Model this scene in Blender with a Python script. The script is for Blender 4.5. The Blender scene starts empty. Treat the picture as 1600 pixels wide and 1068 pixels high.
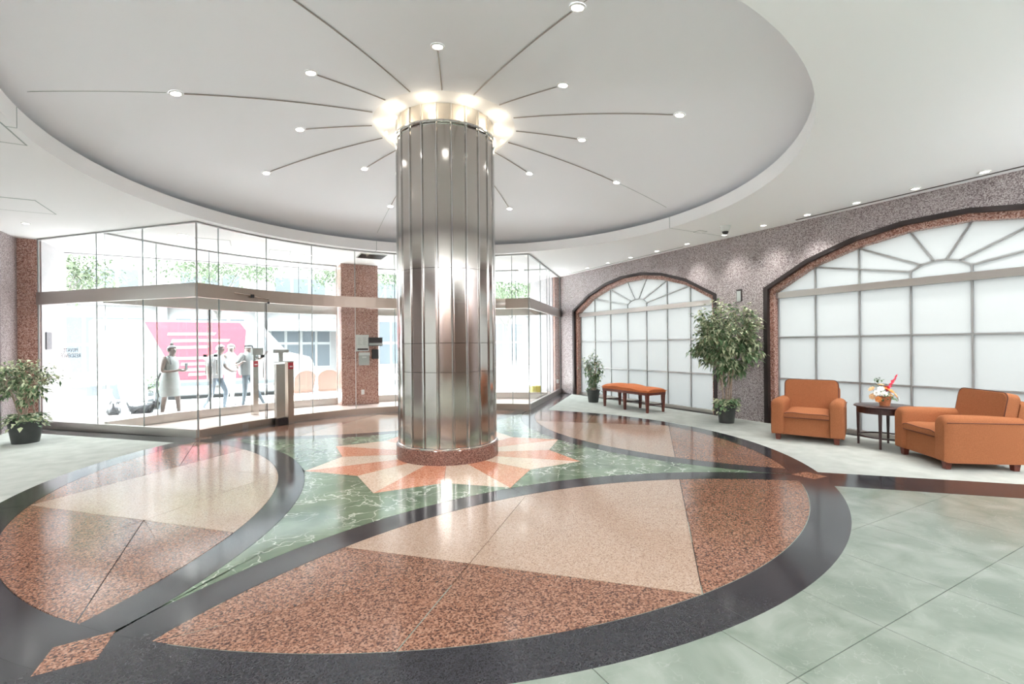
import bpy, bmesh, math, random
from mathutils import Vector, Matrix
from math import sin, cos, pi, radians, atan2, hypot, sqrt

random.seed(7)
C = bpy.context.scene.collection
S = bpy.context.scene

# ------------------------------------------------------------------ camera, world, sun, exposure
# The lobby is laid out about the central column: x runs to the right-hand arched wall, y to the street, z up.
H = 3.38            # soffit height
WR, WL = 5.65, 5.92  # right and left wall planes
cam_d = bpy.data.cameras.new('camera'); cam = bpy.data.objects.new('camera', cam_d); C.objects.link(cam)
cam_d.lens = 16.54; cam_d.sensor_width = 36; cam_d.shift_y = 5 / 1600; cam_d.clip_end = 300; cam_d.clip_start = 0.05
fw = Vector((0.4756, 0.8796, 0)); rt = Vector((0.8796, -0.4756, 0)); up = Vector((0, 0, 1)); ro = 0.0092
cx_ = (rt * cos(ro) - up * sin(ro)); cy_ = (rt * sin(ro) + up * cos(ro)); cz_ = -fw
m = Matrix((cx_, cy_, cz_)).transposed().to_4x4(); m.translation = Vector((-2.172, -5.794, 1.4))
cam.matrix_world = m
S.camera = cam

wd = bpy.data.worlds.new('sky'); S.world = wd; wd.use_nodes = True
bg = wd.node_tree.nodes['Background']; bg.inputs['Color'].default_value = (0.93, 0.97, 1.0, 1); bg.inputs['Strength'].default_value = 5.4
sun_d = bpy.data.lights.new('sun', 'SUN'); sun_d.energy = 8; sun_d.angle = 0.05; sun_d.color = (1, 0.97, 0.92)
sun = bpy.data.objects.new('sun', sun_d); C.objects.link(sun)
sun.rotation_euler = Vector((0.45, 0.10, -0.88)).to_track_quat('-Z', 'Y').to_euler()     # high over the left end of the street

def area(name, loc, sx, sy, power, col, rot=(0, 0, 0)):
    d = bpy.data.lights.new(name, 'AREA'); d.shape = 'RECTANGLE'; d.size = sx; d.size_y = sy; d.energy = power; d.color = col
    o = bpy.data.objects.new(name, d); C.objects.link(o); o.location = loc; o.rotation_euler = rot; return o
def spot(name, loc, power, col, ang=120, blend=0.8, size=0.11, rot=(0, 0, 0)):
    d = bpy.data.lights.new(name, 'SPOT'); d.energy = power; d.color = col; d.spot_size = radians(ang); d.spot_blend = blend; d.shadow_soft_size = size
    o = bpy.data.objects.new(name, d); C.objects.link(o); o.location = loc; o.rotation_euler = rot; return o
# added fill lights under the unseen rear lobby ceiling (behind the camera)
for k, (x, y) in enumerate([(-3.2, -7.2), (0, -7.2), (3.2, -7.2), (-3.2, -9.8), (3.2, -9.8)]):
    area('fill_light', (x, y, H - 0.03), 2.6, 2.2, 26, (0.98, 0.98, 1.0))
# added upward fill lights without fixtures, brightening the ceiling from the rear
for x, y in ((-5.2, -7.4), (4.9, -7.4), (-5.2, -10.4), (4.9, -10.4)):
    area('fill_uplight', (x, y, 2.1), 0.8, 0.8, 190 if x < 0 else 85, (0.97, 0.98, 1.0), (pi, 0, 0))
S.view_settings.view_transform = 'Standard'; S.view_settings.look = 'None'; S.view_settings.gamma = 1
S.view_settings.use_curve_mapping = False; S.view_settings.exposure = 1.72
S.cycles.transparent_max_bounces = 24; S.cycles.max_bounces = 10; S.cycles.diffuse_bounces = 6
S.cycles.caustics_reflective = False; S.cycles.caustics_refractive = False; S.cycles.sample_clamp_indirect = 6

# ------------------------------------------------------------------ materials
MATS = {}
def newmat(name):
    mt = bpy.data.materials.new(name); mt.use_nodes = True; MATS[name] = mt
    nt = mt.node_tree; return mt, nt, nt.nodes['Principled BSDF']
def pm(name, col, rough=0.5, metal=0.0, spec=0.5, noise=0.0, nscale=20, bump=0.0, bscale=80, emit=None, estr=0, coat=0):
    mt, nt, b = newmat(name)
    b.inputs['Base Color'].default_value = (*col, 1); b.inputs['Roughness'].default_value = rough; b.inputs['Metallic'].default_value = metal
    b.inputs['Specular IOR Level'].default_value = spec
    if coat: b.inputs['Coat Weight'].default_value = coat; b.inputs['Coat Roughness'].default_value = 0.1
    tc = nt.nodes.new('ShaderNodeTexCoord')
    if noise:
        n = nt.nodes.new('ShaderNodeTexNoise'); n.inputs['Scale'].default_value = nscale; n.inputs['Detail'].default_value = 4
        nt.links.new(tc.outputs['Object'], n.inputs['Vector'])
        r = nt.nodes.new('ShaderNodeValToRGB'); nt.links.new(n.outputs['Fac'], r.inputs['Fac'])
        r.color_ramp.elements[0].position = 0.3; r.color_ramp.elements[1].position = 0.7
        r.color_ramp.elements[0].color = (*[max(0, c * (1 - noise)) for c in col], 1)
        r.color_ramp.elements[1].color = (*[min(1, c * (1 + noise)) for c in col], 1)
        nt.links.new(r.outputs['Color'], b.inputs['Base Color'])
    if bump:
        n = nt.nodes.new('ShaderNodeTexNoise'); n.inputs['Scale'].default_value = bscale; n.inputs['Detail'].default_value = 3
        nt.links.new(tc.outputs['Object'], n.inputs['Vector'])
        bp = nt.nodes.new('ShaderNodeBump'); bp.inputs['Strength'].default_value = bump; bp.inputs['Distance'].default_value = 0.01
        nt.links.new(n.outputs['Fac'], bp.inputs['Height']); nt.links.new(bp.outputs['Normal'], b.inputs['Normal'])
    if emit: b.inputs['Emission Color'].default_value = (*emit, 1); b.inputs['Emission Strength'].default_value = estr
    return mt
def granite(name, cols, scale, rough, k=1.0):
    cols = [tuple(k * q for q in c) for c in cols]
    """speckled stone: a stepped ramp over voronoi cell colours, mixed with fine noise"""
    mt, nt, b = newmat(name); b.inputs['Roughness'].default_value = rough
    tc = nt.nodes.new('ShaderNodeTexCoord'); L = nt.links
    v = nt.nodes.new('ShaderNodeTexVoronoi'); v.inputs['Scale'].default_value = scale; v.inputs['Randomness'].default_value = 1
    ns = nt.nodes.new('ShaderNodeTexNoise'); ns.inputs['Scale'].default_value = scale * 0.8; ns.inputs['Detail'].default_value = 5
    L.new(tc.outputs['Object'], v.inputs['Vector']); L.new(tc.outputs['Object'], ns.inputs['Vector'])
    sp = nt.nodes.new('ShaderNodeSeparateColor'); L.new(v.outputs['Color'], sp.inputs['Color'])
    ad = nt.nodes.new('ShaderNodeMath'); ad.operation = 'MULTIPLY_ADD'; L.new(sp.outputs['Red'], ad.inputs[0]); ad.inputs[1].default_value = 0.55
    L.new(ns.outputs['Fac'], ad.inputs[2])
    sub = nt.nodes.new('ShaderNodeMath'); sub.operation = 'SUBTRACT'; L.new(ad.outputs[0], sub.inputs[0]); sub.inputs[1].default_value = 0.27
    r = nt.nodes.new('ShaderNodeValToRGB'); L.new(sub.outputs[0], r.inputs['Fac'])
    r.color_ramp.elements[0].position = 0.25; r.color_ramp.elements[0].color = (*cols[0], 1)
    r.color_ramp.elements[1].position = 0.75; r.color_ramp.elements[1].color = (*cols[-1], 1)
    for i, c in enumerate(cols[1:-1]):
        e = r.color_ramp.elements.new(0.25 + 0.5 * (i + 1) / (len(cols) - 1)); e.color = (*c, 1)
    L.new(r.outputs['Color'], b.inputs['Base Color'])
    return mt
def marble(name, base, dark, vein, scale, amt, rough, width=0.03):
    mt, nt, b = newmat(name); b.inputs['Roughness'].default_value = rough; L = nt.links
    tc = nt.nodes.new('ShaderNodeTexCoord')
    n = nt.nodes.new('ShaderNodeTexNoise'); n.inputs['Scale'].default_value = scale; n.inputs['Detail'].default_value = 7; n.inputs['Distortion'].default_value = 0.6
    L.new(tc.outputs['Object'], n.inputs['Vector'])
    r = nt.nodes.new('ShaderNodeValToRGB'); L.new(n.outputs['Fac'], r.inputs['Fac'])
    r.color_ramp.elements[0].position = 0.32; r.color_ramp.elements[0].color = (*dark, 1)
    r.color_ramp.elements[1].position = 0.68; r.color_ramp.elements[1].color = (*base, 1)
    n2 = nt.nodes.new('ShaderNodeTexNoise'); n2.inputs['Scale'].default_value = scale * 1.2; n2.inputs['Detail'].default_value = 4
    L.new(tc.outputs['Object'], n2.inputs['Vector'])
    mx = nt.nodes.new('ShaderNodeVectorMath'); mx.operation = 'MULTIPLY_ADD'; L.new(n2.outputs['Color'], mx.inputs[0])
    mx.inputs[1].default_value = (0.9, 0.6, 0.5); L.new(tc.outputs['Object'], mx.inputs[2])
    v = nt.nodes.new('ShaderNodeTexVoronoi'); v.feature = 'DISTANCE_TO_EDGE'; v.inputs['Scale'].default_value = scale * 2.2
    L.new(mx.outputs[0], v.inputs['Vector'])
    r2 = nt.nodes.new('ShaderNodeValToRGB'); L.new(v.outputs['Distance'], r2.inputs['Fac'])
    r2.color_ramp.elements[0].position = 0.0; r2.color_ramp.elements[0].color = (amt, amt, amt, 1)
    r2.color_ramp.elements[1].position = width; r2.color_ramp.elements[1].color = (0, 0, 0, 1)
    n3 = nt.nodes.new('ShaderNodeTexNoise'); n3.inputs['Scale'].default_value = scale * 0.9; L.new(tc.outputs['Object'], n3.inputs['Vector'])
    r3 = nt.nodes.new('ShaderNodeValToRGB'); L.new(n3.outputs['Fac'], r3.inputs['Fac']); r3.color_ramp.elements[0].position = 0.38; r3.color_ramp.elements[1].position = 0.54
    mu = nt.nodes.new('ShaderNodeMath'); mu.operation = 'MULTIPLY'; L.new(r2.outputs['Color'], mu.inputs[0]); L.new(r3.outputs['Color'], mu.inputs[1])
    mm = nt.nodes.new('ShaderNodeMix'); mm.data_type = 'RGBA'; L.new(mu.outputs[0], mm.inputs['Factor']); L.new(r.outputs['Color'], mm.inputs['A'])
    mm.inputs['B'].default_value = (*vein, 1); L.new(mm.outputs['Result'], b.inputs['Base Color'])
    return mt

white_ceiling = pm('white_ceiling', (0.87, 0.885, 0.90), 0.85)
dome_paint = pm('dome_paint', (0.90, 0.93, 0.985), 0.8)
gap_m = pm('shadow_gap', (0.35, 0.34, 0.33), 0.9)  # white cove recess coloured grey, its shade put into the colour
wall_granite = granite('wall_granite', [(0.13, 0.10, 0.105), (0.27, 0.235, 0.24), (0.34, 0.29, 0.295), (0.50, 0.46, 0.46)], 95, 0.25)
pier_granite = granite('pier_granite', [(0.18, 0.08, 0.06), (0.36, 0.18, 0.14), (0.44, 0.25, 0.20), (0.60, 0.42, 0.36)], 75, 0.25)
pale_stone = pm('pale_stone', (0.372, 0.3658, 0.3782), 0.5, noise=0.06, nscale=8)
petal_brown = granite('petal_brown', [(0.075, 0.04, 0.032), (0.22, 0.105, 0.07), (0.34, 0.165, 0.105), (0.44, 0.25, 0.175)], 105, 0.12, 0.84)
petal_cream = granite('petal_cream', [(0.36, 0.24, 0.18), (0.52, 0.36, 0.27), (0.57, 0.41, 0.31), (0.63, 0.48, 0.38)], 150, 0.12, 0.80)
star_coral = granite('star_coral', [(0.50, 0.17, 0.09), (0.66, 0.25, 0.14), (0.72, 0.32, 0.20), (0.78, 0.44, 0.30)], 90, 0.14)
star_cream = granite('star_cream', [(0.60, 0.42, 0.30), (0.76, 0.57, 0.43), (0.80, 0.63, 0.50), (0.84, 0.70, 0.58)], 90, 0.14)
black_granite = granite('black_granite', [(0.020, 0.020, 0.024), (0.027, 0.027, 0.032), (0.034, 0.034, 0.040), (0.042, 0.042, 0.049)], 200, 0.12)
green_marble = marble('green_marble', (0.20, 0.27, 0.18), (0.10, 0.15, 0.10), (0.62, 0.68, 0.58), 2.2, 1.0, 0.11, 0.04)
green_slate = marble('green_slate', (0.285, 0.32, 0.28), (0.175, 0.215, 0.175), (0.42, 0.45, 0.41), 3.2, 0.3, 0.18, 0.02)
mortar = pm('mortar', (0.05, 0.05, 0.048), 0.8)
pink_tile = pm('pink_tile', (0.62, 0.50, 0.46), 0.3, noise=0.12, nscale=30)
carpet_m = pm('carpet_wool', (0.45, 0.475, 0.445), 0.95, spec=0.1, noise=0.10, nscale=5, bump=0.5, bscale=300)
steel = pm('brushed_steel', (0.60, 0.57, 0.53), 0.22, 1.0)
col_steel = None
bronze_steel = pm('bronze_steel', (0.50, 0.42, 0.36), 0.3, 1.0)
rail_steel = pm('satin_rail', (0.56, 0.53, 0.50), 0.28, 0.9)
dark_metal = pm('dark_metal', (0.055, 0.045, 0.045), 0.35, 0.6)
spoke_m = pm('spoke_metal', (0.36, 0.33, 0.31), 0.5, 0.3)
lead = pm('window_bar', (0.40, 0.41, 0.41), 0.4, 0.6)
joint_m = pm('glass_edge', (0.30, 0.36, 0.36), 0.3)
chrome = pm('chrome', (0.75, 0.75, 0.75), 0.1, 1.0)
black_p = pm('black_plastic', (0.03, 0.03, 0.033), 0.4)
grey_p = pm('grey_plastic', (0.40, 0.43, 0.42), 0.5)
light_grey_p = pm('light_grey_plastic', (0.62, 0.65, 0.63), 0.5)
white_p = pm('white_plastic', (0.85, 0.85, 0.83), 0.4)
red_p = pm('red_plastic', (0.50, 0.06, 0.08), 0.4)
yellow_p = pm('yellow_plastic', (0.62, 0.58, 0.10), 0.5)
lens_m = pm('lamp_lens', (1, 1, 1), 0.4, emit=(1, 0.97, 0.92), estr=6)
# orange wool: wear from fine weave
chair_fab = pm('orange_upholstery', (0.37, 0.14, 0.062), 0.9, spec=0.15, noise=0.16, nscale=130, bump=0.6, bscale=260)
bench_fab = pm('orange_velvet', (0.58, 0.175, 0.065), 0.75, spec=0.2, noise=0.18, nscale=90, bump=0.4, bscale=200)
piping_m = pm('dark_piping', (0.12, 0.04, 0.03), 0.8)
dark_wood = pm('dark_wood', (0.045, 0.018, 0.016), 0.28, noise=0.3, nscale=25)
red_wood = pm('mahogany', (0.14, 0.038, 0.026), 0.3, noise=0.3, nscale=25)
pot_m = pm('charcoal_pot', (0.045, 0.05, 0.048), 0.45, noise=0.15, nscale=10)
soil = pm('soil', (0.07, 0.05, 0.035), 0.95, noise=0.4, nscale=60)
bark = pm('pale_bark', (0.36, 0.28, 0.22), 0.85, noise=0.25, nscale=30, bump=0.5, bscale=60)
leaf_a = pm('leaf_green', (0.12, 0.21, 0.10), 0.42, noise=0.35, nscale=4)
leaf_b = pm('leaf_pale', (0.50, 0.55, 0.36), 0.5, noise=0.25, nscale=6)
leaf_st = pm('street_leaf', (0.11, 0.1485, 0.088), 0.6, noise=0.3, nscale=2)
terracotta = pm('wicker_orange', (0.55, 0.20, 0.09), 0.7, noise=0.25, nscale=60)

def glassmat(name, tint, boost=1.0, rough=0.0):
    mt = bpy.data.materials.new(name); mt.use_nodes = True; nt = mt.node_tree; nt.nodes.clear(); L = nt.links
    out = nt.nodes.new('ShaderNodeOutputMaterial'); mix = nt.nodes.new('ShaderNodeMixShader')
    tr = nt.nodes.new('ShaderNodeBsdfTransparent'); tr.inputs['Color'].default_value = (*tint, 1)
    gl = nt.nodes.new('ShaderNodeBsdfGlossy'); gl.inputs['Roughness'].default_value = rough; gl.inputs['Color'].default_value = (1, 1, 1, 1)
    fr = nt.nodes.new('ShaderNodeFresnel'); fr.inputs['IOR'].default_value = 1.45
    mu = nt.nodes.new('ShaderNodeMath'); mu.operation = 'MULTIPLY'; mu.inputs[1].default_value = boost
    geo = nt.nodes.new('ShaderNodeNewGeometry'); inv = nt.nodes.new('ShaderNodeMath'); inv.operation = 'SUBTRACT'; inv.inputs[0].default_value = 1
    L.new(geo.outputs['Backfacing'], inv.inputs[1]); m2 = nt.nodes.new('ShaderNodeMath'); m2.operation = 'MULTIPLY'
    L.new(fr.outputs[0], mu.inputs[0]); L.new(mu.outputs[0], m2.inputs[0]); L.new(inv.outputs[0], m2.inputs[1])
    L.new(m2.outputs[0], mix.inputs['Fac']); L.new(tr.outputs[0], mix.inputs[1]); L.new(gl.outputs[0], mix.inputs[2])
    L.new(mix.outputs[0], out.inputs['Surface']); return mt
clear_glass = glassmat('clear_glass', (0.975, 0.99, 0.985))
bowl_glass = glassmat('bowl_glass', (0.97, 0.96, 0.93), 1.6, 0.15)
def frostmat():
    mt = bpy.data.materials.new('frosted_glass'); mt.use_nodes = True; nt = mt.node_tree; nt.nodes.clear(); L = nt.links
    out = nt.nodes.new('ShaderNodeOutputMaterial'); mix = nt.nodes.new('ShaderNodeMixShader'); mix.inputs['Fac'].default_value = 0.30
    t = nt.nodes.new('ShaderNodeBsdfTranslucent'); t.inputs['Color'].default_value = (0.083, 0.085, 0.083, 1)
    d = nt.nodes.new('ShaderNodeBsdfDiffuse'); d.inputs['Color'].default_value = (0.6, 0.63, 0.63, 1)
    L.new(t.outputs[0], mix.inputs[1]); L.new(d.outputs[0], mix.inputs[2])
    m3 = nt.nodes.new('ShaderNodeMixShader'); g = nt.nodes.new('ShaderNodeBsdfGlossy'); g.inputs['Roughness'].default_value = 0.35
    fr = nt.nodes.new('ShaderNodeFresnel'); fr.inputs['IOR'].default_value = 1.3
    L.new(fr.outputs[0], m3.inputs['Fac']); L.new(mix.outputs[0], m3.inputs[1]); L.new(g.outputs[0], m3.inputs[2])
    L.new(m3.outputs[0], out.inputs['Surface']); return mt
frost = frostmat()
def bowlmat():
    mt = bpy.data.materials.new('bowl_shell'); mt.use_nodes = True; nt = mt.node_tree; nt.nodes.clear(); L = nt.links
    out = nt.nodes.new('ShaderNodeOutputMaterial'); mix = nt.nodes.new('ShaderNodeMixShader'); mix.inputs['Fac'].default_value = 0.14
    tr = nt.nodes.new('ShaderNodeBsdfTransparent'); tr.inputs['Color'].default_value = (1, 0.98, 0.95, 1)
    t = nt.nodes.new('ShaderNodeBsdfTranslucent'); t.inputs['Color'].default_value = (0.97, 0.94, 0.88, 1)
    L.new(tr.outputs[0], mix.inputs[1]); L.new(t.outputs[0], mix.inputs[2]); L.new(mix.outputs[0], out.inputs['Surface']); return mt
bowl_shell = bowlmat()
def brushed_column():
    mt, nt, b = newmat('column_steel'); L = nt.links
    b.inputs['Base Color'].default_value = (0.58, 0.545, 0.51, 1); b.inputs['Metallic'].default_value = 1; b.inputs['Roughness'].default_value = 0.2
    tc = nt.nodes.new('ShaderNodeTexCoord'); mp = nt.nodes.new('ShaderNodeMapping'); mp.inputs['Scale'].default_value = (3, 3, 260)
    n = nt.nodes.new('ShaderNodeTexNoise'); n.inputs['Scale'].default_value = 1.0; n.inputs['Detail'].default_value = 3
    L.new(tc.outputs['Object'], mp.inputs['Vector']); L.new(mp.outputs[0], n.inputs['Vector'])
    mr = nt.nodes.new('ShaderNodeMapRange'); mr.inputs['To Min'].default_value = 0.10; mr.inputs['To Max'].default_value = 0.16
    L.new(n.outputs['Fac'], mr.inputs['Value']); L.new(mr.outputs[0], b.inputs['Roughness'])
    n2 = nt.nodes.new('ShaderNodeTexNoise'); n2.inputs['Scale'].default_value = 1.6; n2.inputs['Detail'].default_value = 2
    L.new(tc.outputs['Object'], n2.inputs['Vector'])
    bp = nt.nodes.new('ShaderNodeBump'); bp.inputs['Strength'].default_value = 0.05; bp.inputs['Distance'].default_value = 0.03
    L.new(n2.outputs['Fac'], bp.inputs['Height']); L.new(bp.outputs[0], b.inputs['Normal'])
    return mt
col_steel = brushed_column()
top_steel = pm('lit_head_steel', (0.62, 0.56, 0.48), 0.42, 1.0)  # rougher, warmer copy of the column steel, lamp glow put into its tint

# ------------------------------------------------------------------ mesh helpers
def props(o, label=None, cat=None, group=None, kind=None):
    if label: o['label'] = label
    if cat: o['category'] = cat
    if group: o['group'] = group
    if kind: o['kind'] = kind
    return o
def link_mesh(name, me, parent=None, loc=None):
    o = bpy.data.objects.new(name, me); C.objects.link(o)
    if parent: o.parent = parent
    if loc: o.location = loc
    return o
def mesh(name, verts, faces, mats, parent=None, smooth=False, midx=None):
    me = bpy.data.meshes.new(name); me.from_pydata([tuple(v) for v in verts], [], faces)
    for mt in (mats if isinstance(mats, (list, tuple)) else [mats]): me.materials.append(mt)
    if midx: me.polygons.foreach_set('material_index', midx)
    if smooth: me.polygons.foreach_set('use_smooth', [True] * len(me.polygons))
    me.update(); return link_mesh(name, me, parent)
def empty(name, loc=(0, 0, 0), rz=0, parent=None):
    o = bpy.data.objects.new(name, None); C.objects.link(o); o.location = loc; o.rotation_euler = (0, 0, rz); o.empty_display_size = 0.1
    if parent: o.parent = parent
    return o
def finish(name, bm, mat, parent=None, smooth=False, bevel=0, seg=2, loc=None):
    if bevel: bmesh.ops.bevel(bm, geom=[e for e in bm.edges if e.calc_face_angle(0) > 0.5], offset=bevel, segments=seg, profile=0.5, affect='EDGES')
    bmesh.ops.recalc_face_normals(bm, faces=bm.faces)
    me = bpy.data.meshes.new(name); bm.to_mesh(me); bm.free()
    for mt in (mat if isinstance(mat, (list, tuple)) else [mat]): me.materials.append(mt)
    if smooth:
        me.polygons.foreach_set('use_smooth', [True] * len(me.polygons)); me.set_sharp_from_angle(angle=radians(40))
    return link_mesh(name, me, parent, loc)
def box_bm(bm, x0, x1, y0, y1, z0, z1, M=None):
    vs = [bm.verts.new((x, y, z)) for x in (x0, x1) for y in (y0, y1) for z in (z0, z1)]
    for f in ((0, 1, 3, 2), (4, 6, 7, 5), (0, 4, 5, 1), (2, 3, 7, 6), (0, 2, 6, 4), (1, 5, 7, 3)): bm.faces.new([vs[i] for i in f])
    if M is not None: bmesh.ops.transform(bm, matrix=M, verts=vs)
    return vs
def box(name, x0, x1, y0, y1, z0, z1, mat, parent=None, bevel=0, smooth=False, M=None, seg=2):
    bm = bmesh.new(); box_bm(bm, x0, x1, y0, y1, z0, z1, M)
    return finish(name, bm, mat, parent, smooth or bevel > 0, bevel, seg)
def tube_bm(bm, pts, rads, n=8, cap=True, flat=False):
    """a tube through pts with a radius per point"""
    pts = [Vector(p) for p in pts]; rings = []
    if not isinstance(rads, (list, tuple)): rads = [rads] * len(pts)
    prev = None
    for i, p in enumerate(pts):
        d = (pts[min(i + 1, len(pts) - 1)] - pts[max(i - 1, 0)]).normalized()
        if prev is None:
            a = Vector((0, 0, 1)) if abs(d.z) < 0.9 else Vector((1, 0, 0)); s = d.cross(a).normalized()
        else: s = (prev - d * prev.dot(d)).normalized()
        prev = s; t = d.cross(s)
        rings.append([bm.verts.new(p + (s * cos(2 * pi * k / n) + t * sin(2 * pi * k / n)) * rads[i]) for k in range(n)])
    for a, b in zip(rings, rings[1:]):
        for k in range(n): bm.faces.new((a[k], a[(k + 1) % n], b[(k + 1) % n], b[k]))
    if cap: bm.faces.new(rings[0][::-1]); bm.faces.new(rings[-1])
def tube(name, pts, rads, mat, parent=None, n=8, smooth=True):
    bm = bmesh.new(); tube_bm(bm, pts, rads, n); return finish(name, bm, mat, parent, smooth)
def lathe_bm(bm, prof, n=32, cx=0, cy=0, a0=0, a1=2 * pi, closed=True):
    rings = []
    m_ = n if closed else n + 1
    for r, z in prof:
        rings.append([bm.verts.new((cx + r * cos(a0 + (a1 - a0) * k / n), cy + r * sin(a0 + (a1 - a0) * k / n), z)) for k in range(m_)])
    for a, b in zip(rings, rings[1:]):
        for k in range(n):
            j = (k + 1) % m_; bm.faces.new((a[k], a[j], b[j], b[k]))
    return rings
def lathe(name, prof, mat, parent=None, n=32, cx=0, cy=0, caps=True, smooth=True):
    bm = bmesh.new(); R = lathe_bm(bm, prof, n, cx, cy)
    if caps:
        if prof[0][0] > 1e-4: bm.faces.new(R[0][::-1])
        if prof[-1][0] > 1e-4: bm.faces.new(R[-1])
    bmesh.ops.remove_doubles(bm, verts=bm.verts, dist=1e-5)
    return finish(name, bm, mat, parent, smooth)
def prism(name, poly, z0, z1, mat, parent=None, bevel=0):
    n = len(poly)
    if sum(poly[i][0] * poly[(i + 1) % n][1] - poly[(i + 1) % n][0] * poly[i][1] for i in range(n)) < 0: poly = poly[::-1]
    v = [(x, y, z1) for x, y in poly] + [(x, y, z0) for x, y in poly]
    f = [tuple(range(n))] + [(n + i, n + (i + 1) % n, (i + 1) % n, i) for i in range(n)]
    return mesh(name, v, f, mat, parent)
def inset(poly, g):
    n = len(poly)
    if sum(poly[i][0] * poly[(i + 1) % n][1] - poly[(i + 1) % n][0] * poly[i][1] for i in range(n)) < 0: poly = poly[::-1]
    out = []
    for i in range(n):
        a, b, c = Vector(poly[i - 1]), Vector(poly[i]), Vector(poly[(i + 1) % n])
        e1, e2 = (b - a), (c - b)
        if e1.length < 1e-6 or e2.length < 1e-6: out.append(tuple(b)); continue
        e1.normalize(); e2.normalize(); n1, n2 = Vector((-e1.y, e1.x)), Vector((-e2.y, e2.x))
        k = n1 + n2; q = k.length_squared
        if q < 0.05: out.append(tuple(b)); continue
        off = k * (2 * g / q); 
        if off.length > 4 * g: off = off.normalized() * 4 * g
        out.append(tuple(b + off))
    return out
def clip(poly, nx, ny, d):
    """keep the part of a convex polygon where nx*x+ny*y >= d"""
    out = []
    for i in range(len(poly)):
        a, b = poly[i], poly[(i + 1) % len(poly)]
        da, db = nx * a[0] + ny * a[1] - d, nx * b[0] + ny * b[1] - d
        if da >= 0: out.append(a)
        if (da > 0 > db) or (da < 0 < db):
            t = da / (da - db); out.append((a[0] + (b[0] - a[0]) * t, a[1] + (b[1] - a[1]) * t))
    return out
def rot2(p, k): # rotate by k quarter turns
    x, y = p
    for _ in range(k % 4): x, y = -y, x
    return (x, y)

# ------------------------------------------------------------------ floor
floor = mesh('floor', [(-8, -12.2, -0.006), (8, -12.2, -0.006), (8, 6.95, -0.006), (-8, 6.95, -0.006), (-8, -12.2, -0.2), (8, -12.2, -0.2), (8, 6.95, -0.2), (-8, 6.95, -0.2)],
             [(0, 1, 2, 3), (4, 7, 6, 5), (0, 4, 5, 1), (1, 5, 6, 2), (2, 6, 7, 3), (3, 7, 4, 0)], mortar)
props(floor, kind='structure')
G = 0.0022; Z1 = 0.002
def stone(name, poly, mat, z1=Z1, g=G):
    if len(poly) < 3: return
    return prism(name, inset(poly, g), -0.006, z1, mat, floor)
R_IN, R_OUT, D_C, RB1, RB2 = 3.985, 4.265, 5.975, 3.99, 4.245
def arc(cx, cy, r, a0, a1, n): return [(cx + r * cos(a0 + (a1 - a0) * k / n), cy + r * sin(a0 + (a1 - a0) * k / n)) for k in range(n + 1)]
# quadrant 0 = the petal toward -y; the others are quarter turns of it
yy = (R_IN ** 2 - RB1 ** 2 - D_C ** 2) / (2 * D_C); xx = sqrt(R_IN ** 2 - yy ** 2)
a_o = atan2(yy, xx); a_i = atan2(yy + D_C, xx)
lens = arc(0, 0, R_IN, -pi - a_o, a_o, 48)[:-1] + arc(0, -D_C, RB1, a_i, pi - a_i, 40)[:-1]
for q in range(4):
    P = lambda poly: [rot2(p, q) for p in poly]
    r2 = 0.7071
    inV = clip(clip(lens, r2, r2, -R_IN * r2), -r2, r2, -R_IN * r2)           # inside the V with its apex at (0,-R_IN)
    J = 2.014 * r2                                                  # the cross joints meet at (0,-2.014)
    stone('cream_stone', P(clip(clip(inV, r2, -r2, J), -r2, -r2, J)), petal_cream)
    for sg in (1, -1):
        stone('cream_stone', P(clip(clip(inV, sg * r2, r2, -J), sg, 0, 0)), petal_cream)
        out = clip(lens, sg * r2, -r2, R_IN * r2)                     # outside the V on side sg
        stone('brown_stone', P(clip(out, -sg * r2, -r2, J)), petal_brown, g=0.0038)
        a = clip(out, sg * r2, r2, -J)
        stone('brown_stone', P(clip(a, 0, 1, -3.0)), petal_brown, g=0.0038)
        stone('brown_stone', P(clip(a, 0, -1, 3.0)), petal_brown, g=0.0038)
    # border band along the inner arc, two stones meeting on the axis
    A1 = atan2(-2.815 + D_C, 2.83); n = 30
    for sg in (0, 1):
        aa, bb = (A1, pi / 2) if sg == 0 else (pi / 2, pi - A1)
        ia, ib = (a_i, pi / 2) if sg == 0 else (pi / 2, pi - a_i)
        stone('black_band_stone', P(arc(0, -D_C, RB2, aa, bb, n) + arc(0, -D_C, RB1, ib, ia, n)), black_granite)
    # outer ring quarter split on the axis
    for h in (0, 1):
        b0 = -3 * pi / 4 + h * pi / 4
        stone('black_ring_stone', P(arc(0, 0, R_OUT, b0, b0 + pi / 4, 24) + arc(0, 0, R_IN, b0 + pi / 4, b0, 24)), black_granite)
    # diamond in the ring at the corner
    stone('corner_diamond', P([(2.80, -2.80), (2.82, -3.03), (3.04, -3.04), (3.03, -2.82)]), petal_brown, 0.0032)
    # green field between the star and the two bands
    def band_pt(a): return (RB2 * cos(a), -D_C + RB2 * sin(a))
    ba = [band_pt(A1 + (pi / 2 - A1) * k / 24) for k in range(25)]            # corner -> axis along this petal
    bb = [(-y, -x) for x, y in ba][::-1]                                    # mirrored on the diagonal: axis +x -> corner
    star = [(0, -1.715), (1.335 * sin(radians(22.5)), -1.335 * cos(radians(22.5))), (1.715 * 0.7071, -1.715 * 0.7071), (1.335 * cos(radians(22.5)), -1.335 * sin(radians(22.5))), (1.715, 0)]
    corner = (2.815, -2.815)
    stone('green_marble_stone', P([star[2], star[1], star[0]] + ba[::-1][1:] + [corner]), green_marble)
    stone('green_marble_stone', P([star[2], star[3], star[4]] + bb[1:-1] + [corner]), green_marble)
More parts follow.
